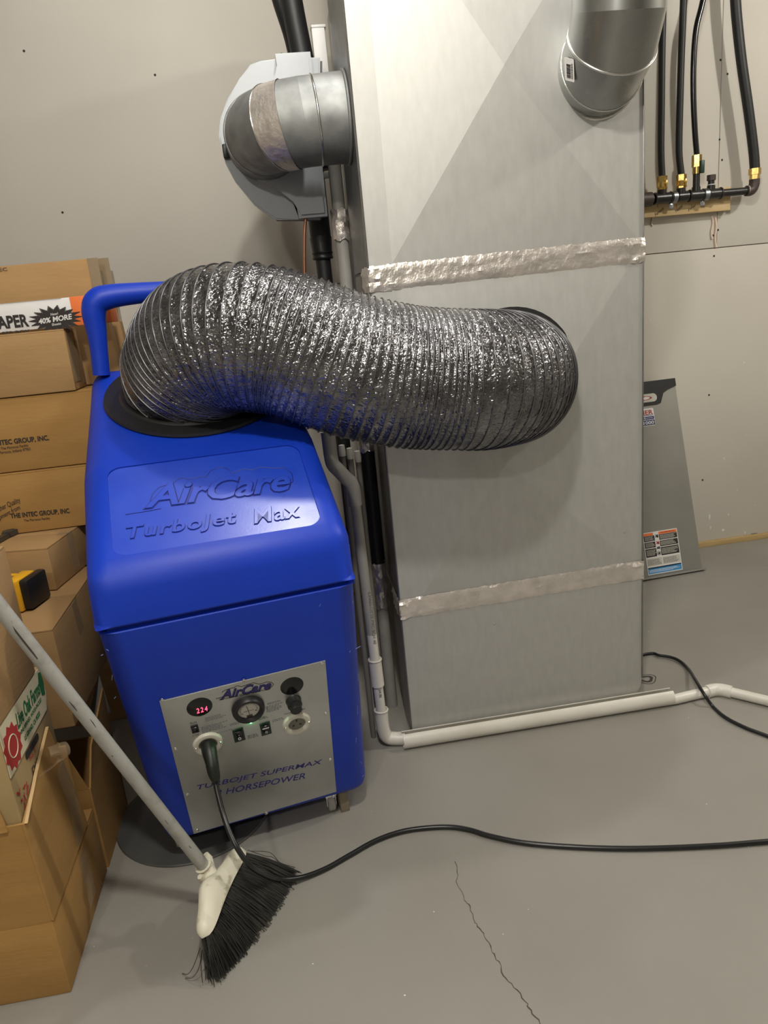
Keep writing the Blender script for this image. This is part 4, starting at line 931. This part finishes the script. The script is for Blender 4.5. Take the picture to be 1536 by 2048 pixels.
# head: curved tapered plastic block
TA = atZ(590, 1745, .004); TB = atZ(430, 1962, .004)
hd = (TA + TB) / 2 - (A0 + B0) / 2; hdn = hd.normalized(); ax = (B0 - A0).normalized(); nn = ax.cross(hdn).normalized()
if nn.dot(CAM - A0) < 0: nn = -nn
def hpnt(t, s, n): # along head, toward bristles, toward viewer
    c = A0.lerp(B0, t) + hdn * (.010 * (1 - (2 * t - 1) ** 2)) * -1
    return T(br, c + hdn * s + nn * n)
bm = bmesh.new(); rows = []
NT = 28
for i in range(NT + 1):
    t = i / NT; e = max(.12, (1 - abs(2 * t - 1) ** 7) ** .5); th = .017 * e
    up_s = -.024 * e * (.8 + .9 * math.exp(-((t - .60) / .17) ** 2)); dn_s = .012 * e
    prof_ = [(up_s, th * .3), (up_s * .7, th * .9), (0, th), (dn_s, th * .95), (dn_s, -th * .95), (0, -th), (up_s * .7, -th * .9), (up_s, -th * .3)]
    rows.append([bm.verts.new(hpnt(t, s, n)) for s, n in prof_])
for i in range(NT):
    for k in range(8): bm.faces.new((rows[i][k], rows[i][(k + 1) % 8], rows[i + 1][(k + 1) % 8], rows[i + 1][k]))
bm.faces.new(rows[0]); bm.faces.new(rows[-1][::-1])
fin(bm, 'head', BROOMW, br, None, 50)
hv = (htop - J).normalized(); hc = A0.lerp(B0, .56)
tube('socket', [T(br, hc + hdn * -.004), T(br, hc.lerp(J, .55)), T(br, J + hv * -.004), T(br, J + hv * .014)], [.020, .0175, .0165, .0175], BROOMW, br, 20)
sw_ = hv.cross(nn).normalized()
for s in (-1, 1):
    q = J + sw_ * s * .022 + hv * .002
    tube('socket_wing', [T(br, J + sw_ * s * .012 - hv * .014), T(br, q), T(br, q + hv * .012 + sw_ * s * .003)], [.009, .009, .005], BROOMW, br, 10)
bm = bmesh.new(); rnd = random.Random(5)
NB = 1500
for q in range(NB):
    t = rnd.random(); n = rnd.uniform(-1, 1)
    root = A0.lerp(B0, .03 + .95 * t) + hdn * .006 + nn * n * .009
    tt = t + rnd.uniform(-.035, .035)
    tip = TA.lerp(TB, tt) + (TA - TB).cross(Vector((0, 0, 1))).normalized() * rnd.uniform(-.018, .012) * (1 if True else 0)
    bow = (TA.lerp(TB, .5) - (A0 + B0) / 2).normalized()
    tip = tip + bow * (.018 * math.sin(PI * min(1, max(0, tt)))) + nn * n * .010
    tip.z = max(.002, tip.z + rnd.uniform(-.002, .006))
    mid_ = root.lerp(tip, .5) + Vector((rnd.uniform(-.003, .003), rnd.uniform(-.003, .003), .006))
    if rnd.random() < .012: tip += Vector((rnd.uniform(-.02, .02), rnd.uniform(-.015, .015), .012))
    P = [T(br, root), T(br, mid_), T(br, tip)]
    addtube(bm, catmull(P, 2), .00085, 3, True)
for (pts) in (((400, 1896), (388, 1930), (376, 1948), (364, 1947)), ((404, 1900), (398, 1935), (385, 1955), (370, 1956)), ((500, 1702), (540, 1705), (560, 1725), (590, 1735)), ((495, 1700), (530, 1712), (548, 1716), (575, 1745)), ((405, 1900), (402, 1930), (405, 1965))):
    P = [atZ(x, y, z) for (x, y), z in zip(pts, (.07, .035, .012, .003))]
    addtube(bm, [T(br, p) for p in catmull(P, 4)], .0007, 4, True)
o = fin(bm, 'bristles', BRISTLE, br, None, 60); o['kind'] = 'stuff'
# paint worn off the handle in dark streaks
hdv = (htop - J).normalized(); vw = (CAM - J).normalized(); vn = (vw - hdv * vw.dot(hdv)).normalized()
def on_handle(px, py): # point on handle surface facing the camera
    p = atP(px, py, J + vn * .0118, vn); return p
for pts, w_ in ((((22, 1242), (32, 1262), (48, 1283), (60, 1298), (75, 1318)), .0035), (((138, 1403), (146, 1412), (154, 1422)), .0018), (((180, 1438), (186, 1446), (192, 1455)), .0016), (((223, 1511), (226, 1513)), .003), (((298, 1594), (306, 1606), (320, 1622)), .0015), (((330, 1640), (336, 1648)), .002), (((378, 1692), (382, 1696)), .003)):
    ribbon('worn_streak', [T(br, on_handle(x, y)) for x, y in pts], [w_ * .4] + [w_] * (len(pts) - 2) + [w_ * .4], SCRATCH, br, tuple(vn), .0005)

# ================================================================== BOXES
def carton(name, label, x0, x1, y0, y1, z0, z1, m=CARD, yaw=0, group='cardboard boxes stacked left of the machine', seam='x', tape=None, cat='box'):
    t = thing(name, label, cat, (x1, y0, z0), yaw, group)
    w_, d_, h_ = x1 - x0, y1 - y0, z1 - z0
    bm = bmesh.new(); addbox(bm, (-w_ / 2, d_ / 2, h_ / 2 - .002), (w_, d_, h_ - .004), bev=.003)
    fin(bm, 'carton', m, t, None, 30)
    g = .0015
    if seam == 'x':
        for s in (0, 1): box('flap', (-w_ / 2, d_ * (.25 + .5 * s), h_ - .0025), (w_ - .002, d_ / 2 - g, .005), m, t, bev=.0012)
    else:
        for s in (0, 1): box('flap', (-w_ * (.25 + .5 * s), d_ / 2, h_ - .0025), (w_ / 2 - g, d_ - .002, .005), m, t, bev=.0012)
    if tape == 'x':
        box('packing_tape', (-w_ / 2 + .0005, d_ / 2, h_ + .0004), (w_ + .001, .05, .0006), TAPEG, t); box('packing_tape', (.0005, d_ / 2, h_ - .05), (.0008, .05, .1), TAPEG, t)
    return t
# front stack
F1 = carton('cardboard_box', 'lowest box of the front stack, on the floor nearest the camera', -1.05, -.546, -1.772, -1.45, 0, .170, CARDG)
ribbon('packing_tape', [(.0006, .20, .15), (.0006, .20, .03)], .05, TAPE, F1, (1, 0, 0), .0004)
# open box above it, walls and slanting rim
F2 = thing('open_cardboard_box', 'open box with slanting rim, second of the front stack, holding the tomato box', 'box', (-.543, -1.772, .170), 0, 'cardboard boxes stacked left of the machine')
def wallslab(name, parent, P, n, th, m):
    bm = bmesh.new(); n = Vector(n) * th; a = [bm.verts.new(Vector(p)) for p in P]; b = [bm.verts.new(Vector(p) + n) for p in P]; k = len(P)
    bm.faces.new(a); bm.faces.new(b[::-1])
    for i in range(k): bm.faces.new((a[i], a[(i + 1) % k], b[(i + 1) % k], b[i]))
    return fin(bm, name, m, parent)
wallslab('side_wall', F2, [(0, 0, 0), (0, .265, .004), (-.004, .255, .09), (-.006, .20, .282), (-.006, .10, .245), (-.006, 0, .210)], (-1, 0, 0), .005, CARDG)
wallslab('front_wall', F2, [(-.50, 0, 0), (-.0054, .0004, 0), (-.0114, .0004, .210), (-.50, 0, .196)], (0, 1, 0), .005, CARDG)
wallslab('back_wall', F2, [(-.50, .258, 0), (-.006, .258, 0), (-.006, .258, .2), (-.50, .258, .2)], (0, 1, 0), .005, CARDG)
wallslab('side_wall', F2, [(-.50, 0, 0), (-.50, .26, 0), (-.50, .26, .2), (-.50, 0, .2)], (1, 0, 0), .005, CARDG)
box('bottom_panel', (-.25, .13, .003), (.49, .255, .005), CARDG, F2)
wallslab('front_flap', F2, [(-.46, -.004, .188), (-.035, -.004, .202), (-.045, .004, .255), (-.46, .004, .24)], (0, 1, 0), .004, CARDG)
ribbon('rim_edge', [(-.0035, -.0, .2105), (-.0085, .10, .2455), (-.0085, .20, .2825)], .006, CARDE, F2, (0, -.35, .93), .001)
ribbon('packing_tape', [(.0006, .19, .20), (.0006, .21, .12), (.0006, .205, .01)], .05, TAPE, F2, (1, 0, 0), .0004)
# loose curl of clear tape on the rim
tc_ = [Vector((.006, .085, .25)), Vector((.030, .09, .262)), Vector((.042, .10, .275)), Vector((.030, .125, .283)), Vector((.004, .14, .27))]
ribbon('tape_curl', catmull(tc_, 5), .035, TAPE, F2, (0, .3, 1), .0004)
# tomato box
F3 = thing('printed_tomato_box', 'printed tomato carton with cream label and green lettering, sitting in the open box', 'box', (-.556, -1.765, .330), 0, 'cardboard boxes stacked left of the machine')
bm = bmesh.new(); addbox(bm, (-.235, .118, .118), (.47, .236, .236), bev=.003); fin(bm, 'carton', CARDP, F3, None, 30)
SF = frame((.0006, .118, .118), (0, 1, 0), (0, 0, 1))      # right side face: u=+y, v=z
prism('cream_label', [(-.118, .022), (.100, .030), (.116, .060), (.112, .1175), (-.118, .1175)], .0016, CREAM, F3, SF)
text('label_lettering', 'Live Oak Farms', .135, .030, INKG, F3, off(SF, .022, .088, .0018, .0), .0006, .25, .02)
text('label_lettering', 'VINE-RIPENED, WOOD-PACKED', .125, .009, INKG, F3, off(SF, .022, .062, .0018), .0004, .1); text('label_lettering', 'LE GRAND, CA 95333', .092, .011, INKG, F3, off(SF, .016, .044, .0018), .0004, .1, .02)
sp = [(math.cos(a) * r, math.sin(a) * r) for a, r in [(i * PI / 11, .034 if i % 2 else .042) for i in range(22)]]
st_ = prism('red_seal', sp, .0006, INKR, F3, off(SF, -.082, .063, .0018)); ringat(Vector((0, 0, .0008)), (0, 0, 1), .020, .0012, 'seal_ring', CREAM, st_)
prism('green_leaf', [(-.006, -.02), (.010, -.026), (.016, .0), (.012, .022), (.0, .026), (-.008, .01)], .0006, INKG, F3, off(SF, .098, .086, .0020))
prism('green_print', [(-.118, -.085), (.105, -.085), (.105, -.083), (-.118, -.083)], .0005, INKG, F3, SF)
text('carton_lettering', 'TOMATOES', .150, .034, INKG, F3, off(SF, .022, -.062, .0006), .0005, 0, .02)
text('carton_lettering', 'EXCHALS', .085, .020, INK, F3, off(SF, .012, -.028, .0006), .0004, .1); text('carton_lettering', 'No. 1', .03, .010, INKR, F3, off(SF, -.012, .0, .0006), .0004)
prism('hand_slot', rrect(.075, .014, .006, 3), .0005, INK, F3, off(SF, -.004, .013, .0006))
bm = bmesh.new(); rnd = random.Random(8)
for k in range(34):
    a0 = rnd.uniform(0, 6.28); p = Vector((-.085 + rnd.uniform(-.022, .022), -.055 + rnd.uniform(-.05, .04), .0008))
    addbox(bm, p, (rnd.uniform(.006, .018), rnd.uniform(.0015, .004), .0005), Matrix.Rotation(a0, 3, 'Z'))
fin(bm, 'red_tomato_print', INKR, F3, SF)
F4 = carton('cardboard_box', 'plain brown box on top of the tomato box, at the left edge', -1.0, -.552, -1.785, -1.560, .568, .830, CARD)
# middle stack
M1 = thing('open_cardboard_box', 'open box on the floor behind the front stack, with its flaps up', 'box', (-.545, -1.440, 0), 0, 'cardboard boxes stacked left of the machine')
wallslab('side_wall', M1, [(0, 0, 0), (0, .23, 0), (0, .23, .215), (0, 0, .212)], (-1, 0, 0), .005, CARDG)
wallslab('front_wall', M1, [(-.45, 0.0004, 0), (-.0054, .0004, 0), (-.0054, .0004, .212), (-.45, 0, .212)], (0, 1, 0), .005, CARDG)
wallslab('back_wall', M1, [(-.45, .225, 0), (0, .225, 0), (0, .225, .212), (-.45, .225, .212)], (0, 1, 0), .005, CARDG)
wallslab('side_wall', M1, [(-.45, 0, 0), (-.45, .23, 0), (-.45, .23, .212), (-.45, 0, .212)], (1, 0, 0), .005, CARDG)
wallslab('flap', M1, [(0, .004, .213), (0, .226, .216), (.006, .22, .345), (.006, .05, .29)], (-1, 0, 0), .004, CARDG)
wallslab('flap', M1, [(-.44, .0, .213), (-.006, .0, .213), (-.04, -.012, .345), (-.44, -.012, .345)], (0, 1, 0), .004, CARDG)
M3 = carton('cardboard_box', 'brown box under the yellow tool, above the open box with its flaps up', -1.05, -.560, -1.400, -.98, .350, .588, CARD)
ribbon('packing_tape', [(.0006, .17, .235), (.0006, .18, .15)], .04, TAPE, M3, (1, 0, 0), .0004)
N1 = carton('cardboard_box', 'small taped box at the back of the lid holding the yellow tool', -1.0, -.618, -1.150, -.90, .590, .700, CARD, yaw=math.radians(-10))
ribbon('packing_tape', [(-.03, .12, .1104), (.0006, .12, .1104), (.0010, .12, .09), (.0010, .12, .01)], .035, TAPE, N1, (.7, 0, .7), .0006)
# back stack of large boxes
W1 = carton('cardboard_box', 'wide box with the full company name and slanted slogan, lowest of the back stack', -1.15, -.50, -.985, -.50, .702, .862, CARDG)
W0 = carton('cardboard_box', 'plain box on the floor under the back stack, beside the machine', -1.15, -.52, -.76, -.30, 0, .34, CARD)
W00 = carton('cardboard_box', 'plain box second from the floor under the back stack', -1.15, -.52, -.76, -.30, .342, .70, CARD)
W2 = carton('cardboard_box', 'wide box with smaller company print at its top left, middle of the back stack', -1.15, -.475, -.98, -.52, .864, 1.050, CARDG)
W3 = carton('cardboard_box', 'plain wide box right under the long white paper box', -1.15, -.520, -.985, -.868, 1.052, 1.203, CARD)
def wtext(o, s, a, b, yy, H, nm='carton_print', sh=0.0, offs=0.0, sp=1.0):
    A = atY(*a, yy); B = atY(*b, yy); c = (A + B) / 2; d = B - A
    return text(nm, s, d.length, H, INK, o, frame(T(o, c), d, (-d.z, 0, d.x)), .0005, sh, offs, sp=sp)
wtext(W1, 'THE INTEC GROUP, INC', (21, 1033), (139, 1022), -.9856, .0155, offs=.03); wtext(W1, 'The Morocco Facility', (48, 1042), (100, 1037), -.9856, .0085)
wtext(W1, 'Another Quality', (-18, 1026), (41, 1000), -.9856, .018, sh=.3); wtext(W1, 'Shipment from', (-12, 1042), (40, 1015), -.9856, .016, sh=.3)
wtext(W2, 'THE INTEC GROUP, INC.', (-36, 890), (98, 876), -.9806, .0155, offs=.03); wtext(W2, 'The Morocco Facility', (2, 898), (57, 891), -.9806, .0085); wtext(W2, 'Morocco, Indiana 47963', (-2, 906), (61, 898), -.9806, .0085)
ribbon('packing_tape', [(.0008, .035, .14), (.0008, .035, .02)], .05, TAPEG, W3, (1, 0, 0), .0005); ribbon('packing_tape', [(.0012, .085, .12), (.0012, .085, .01)], .025, TAPE, W3, (1, 0, 0), .0005)
# long white paper box
bl = atY(0, 672, -.99); wr = atY(230, 650, -.96).x
PBX = thing('paper_box', 'long white printed paper box with orange end, lying on the brown boxes', 'box', (wr, -.985, 1.2075), math.radians(-2))
box('carton', (-.40, .03, .034), (.80, .06, .067), PAPERW, PBX, bev=.0015)
o = box('orange_end', (-.045, .0295, .034), (.092, .0612, .0682), ORANGE, PBX, bev=.0016); o['label'] = 'orange printed end'
box('grey_strip', (-.46, .0295, .0672), (.70, .061, .0008), DIAL, PBX)
BF = frame((0, -.0008, .034), (1, 0, 0), (0, 0, 1))
def pbu(px, py): q = PBX.matrix_basis.inverted() @ atP(px, py, PBX.location, Vector((math.sin(math.radians(-2)), -math.cos(math.radians(-2)), 0))); return q.x, q.z - .034
PBX.matrix_basis = Matrix.Translation(PBX.location) @ Matrix.Rotation(math.radians(-2), 4, 'Z')
x1_, y1_ = pbu(57, 641); x0_, _ = pbu(-16, 648)
text('bold_lettering', 'PAPER', x1_ - x0_, .030, INK, PBX, off(BF, (x0_ + x1_) / 2, y1_ + .001, 0), .0004, 0, .035)
x1_, y2_ = pbu(60, 661); text('small_lettering', 'SHEETS PER BOX', .125, .008, INK, PBX, off(BF, x1_ - .0625, y2_ - .001, 0), .0004, 0, .01)
xb, yb_ = pbu(111, 638); rnd = random.Random(2)
sp = [(math.cos(a) * r * 1.0, math.sin(a) * r * .50) for a, r in [(i * PI / 18, (.046 if i % 2 else rnd.uniform(.062, .070))) for i in range(36)]]
prism('burst', [(x * .9, y * .9) for x, y in sp], .0004, INK, PBX, off(BF, xb, yb_, 0)); 
sp2 = [(x * .95, y * .95) for x, y in sp]
bm = bmesh.new(); P = [Vector((x, y, .0003)) for x, y in sp2]
for i in range(len(P)):
    a, c = P[i], P[(i + 1) % len(P)]; d = (c - a).normalized(); s = Vector((-d.y, d.x, 0)) * .0006
    bm.faces.new([bm.verts.new(v) for v in (a + s, c + s, c - s, a - s)])
fin(bm, 'burst_outline', INK, PBX, off(BF, xb, yb_, 0))
text('burst_lettering', '40% MORE', .082, .013, PAPERW, PBX, off(BF, xb, yb_, .0005, .06), .0003, .2, .03); text('burst_lettering', 'New!', .018, .006, PAPERW, PBX, off(BF, xb, yb_ + .012, .0005, .06), .0003, .1, .01); text('burst_lettering', 'Sheets', .022, .006, PAPERW, PBX, off(BF, xb, yb_ - .012, .0005, .06), .0003, .1, .01)
text('end_lettering', 'SCRAPING', .030, .010, CREAM, PBX, off(BF, -.022, .004, .0004), .0003)
# two tall flat boxes standing behind
for i, (px, yy, ztop, lb) in enumerate(((185, -.86, None, 'tall flat brown box standing behind the white paper box, the nearer one'), (207, -.815, None, 'tall flat brown box standing behind the white paper box, closest to the wall'))):
    tp = atY(px, 516, yy); z0 = 1.052 if i == 0 else .702
    t = thing('flat_box', lb, 'box', (tp.x, yy, 1.052), 0, 'tall flat boxes behind the white paper box')
    hz = tp.z - 1.052; dx = .012
    bm = bmesh.new(); addbox(bm, (-.375, .019, hz / 2), (.75, .038, hz), bev=.004)
    for v in bm.verts: v.co.x += dx * (1 - v.co.z / hz) * 1.8
    fin(bm, 'carton', CARD, t, None, 30)
    box('packing_tape', (-.012 + .011, -.0005, hz - .045), (.026, .001, .09), TAPEG, t); box('packing_tape', (.0006 + .010, .019, hz * .5), (.001, .03, hz * .8), TAPEG, t)
    if i == 0: text('carton_print', 'INTEC', .05, .008, INK, t, frame(T(t, atY(-6, 540, yy - .0006)), (1, 0, 0), (0, 0, 1)), .0004)
# grey sheet standing in the gap
gs = thing('metal_sheet', 'grey sheet metal offcut standing in the dark gap between boxes and machine', 'metal sheet', (-.50, -1.16, 0))
pts3 = [atY(x, y, -1.16) for x, y in ((197, 1345), (222, 1424), (178, 1432))]
ll = [(p - gs.location) for p in pts3]
prism('sheet', [(ll[2].x, ll[2].z), (ll[1].x, ll[1].z), (ll[0].x, ll[0].z)], .003, GREYSH, gs, frame((0, 0, 0), (1, 0, 0), (0, 0, 1)))
wallslab('stem', gs, [(ll[2].x + .005, .001, 0), (ll[2].x + .03, .001, 0), (ll[2].x + .03, .001, ll[2].z + .01), (ll[2].x + .005, .001, ll[2].z + .01)], (0, 1, 0), .003, DISC)
# cordless tool: battery and foot of a drill lying on the box
dz = .589
dl = thing('cordless_drill', 'black and yellow cordless drill lying on the box lid', 'drill', atZ(60, 1214, dz))
DM = frame((0, 0, 0), (1, 0, 0), (0, 1, 0))
def dq(px, py, z=dz + .04): return T(dl, atZ(px, py, z))
B = dq(72, 1165); K = dq(50, 1175)
yaw_ = math.radians(-14)
bt = box('battery', Vector((.016, .011, .039)), (.024, .082, .072), BLACKP, dl, bev=.006, rot=Matrix.Rotation(yaw_, 3, 'Z'))
box('battery_band', Vector((-.010, .006, .0395)), (.032, .076, .0755), YEL, dl, bev=.004, rot=Matrix.Rotation(yaw_, 3, 'Z'))
box('yellow_trim', Vector((-.035, .050, .060)), (.09, .012, .020), YEL, dl, bev=.004, rot=Matrix.Rotation(yaw_ - .08, 3, 'Z'))
tube('grip', catmull([Vector((-.016, .002, .040)), Vector((-.036, .008, .041)), Vector((-.065, .020, .036)), Vector((-.11, .03, .034)), Vector((-.16, .04, .036))], 4), [.036] * 4 + [.034] * 4 + [.026] * 4 + [.022] * 5, RUBBER, dl, 20)
tube('belt_hook', catmull([Vector((-.02, -.035, .058)), Vector((-.028, -.030, .068)), Vector((-.036, -.034, .066)), Vector((-.04, -.042, .055))], 4), .0022, YEL, dl, 8)
ringat(Vector((-.038, -.028, .035)), (.5, -.8, .2), .012, .002, 'metal_ring', SCREW, dl)
box('motor_housing', Vector((-.20, .05, .045)), (.07, .16, .075), YEL, dl, bev=.018, seg=4)
# adjustable wrench on the small box
wz = .7015; wr_ = thing('adjustable_wrench', 'dull grey adjustable wrench lying on the small box', 'wrench', atZ(22, 1070, wz))
def wq(px, py, z=.009): return T(wr_, atZ(px, py, wz + z))
P = [wq(x, y, 0) for x, y in ((2, 1078), (14, 1072), (26, 1068), (34, 1066), (42, 1054), (42, 1064), (34, 1074), (22, 1075), (8, 1080))]
o0 = wq(20, 1070, 0)
hx = wq(42, 1056, 0) - wq(5, 1077, 0); hx.z = 0
WF = frame(Vector((0, 0, 0)), hx, (0, 0, 1)); WF = frame(Vector((0, 0, .001)), hx, Vector((0, 0, 1)).cross(hx))
prism('jaw', [(-.02, -.012), (.010, -.018), (.030, -.022), (.040, -.014), (.022, -.006), (.016, .004), (.024, .010), (.040, .016), (.030, .026), (.008, .022), (-.02, .012)], .013, GREYT, wr_, WF, bev=.002)
prism('wrench_handle', rrect(.13, .020, .006, 3, -.08, 0), .009, GREYT, wr_, WF, bev=.002)
lathe('thumb_screw', [(0, -.010), (.007, -.010), (.007, .010), (0, .010)], GREYT, wr_, WF @ Matrix.Translation((.004, 0, .008)) @ Matrix.Rotation(PI / 2, 4, 'X'), 12)
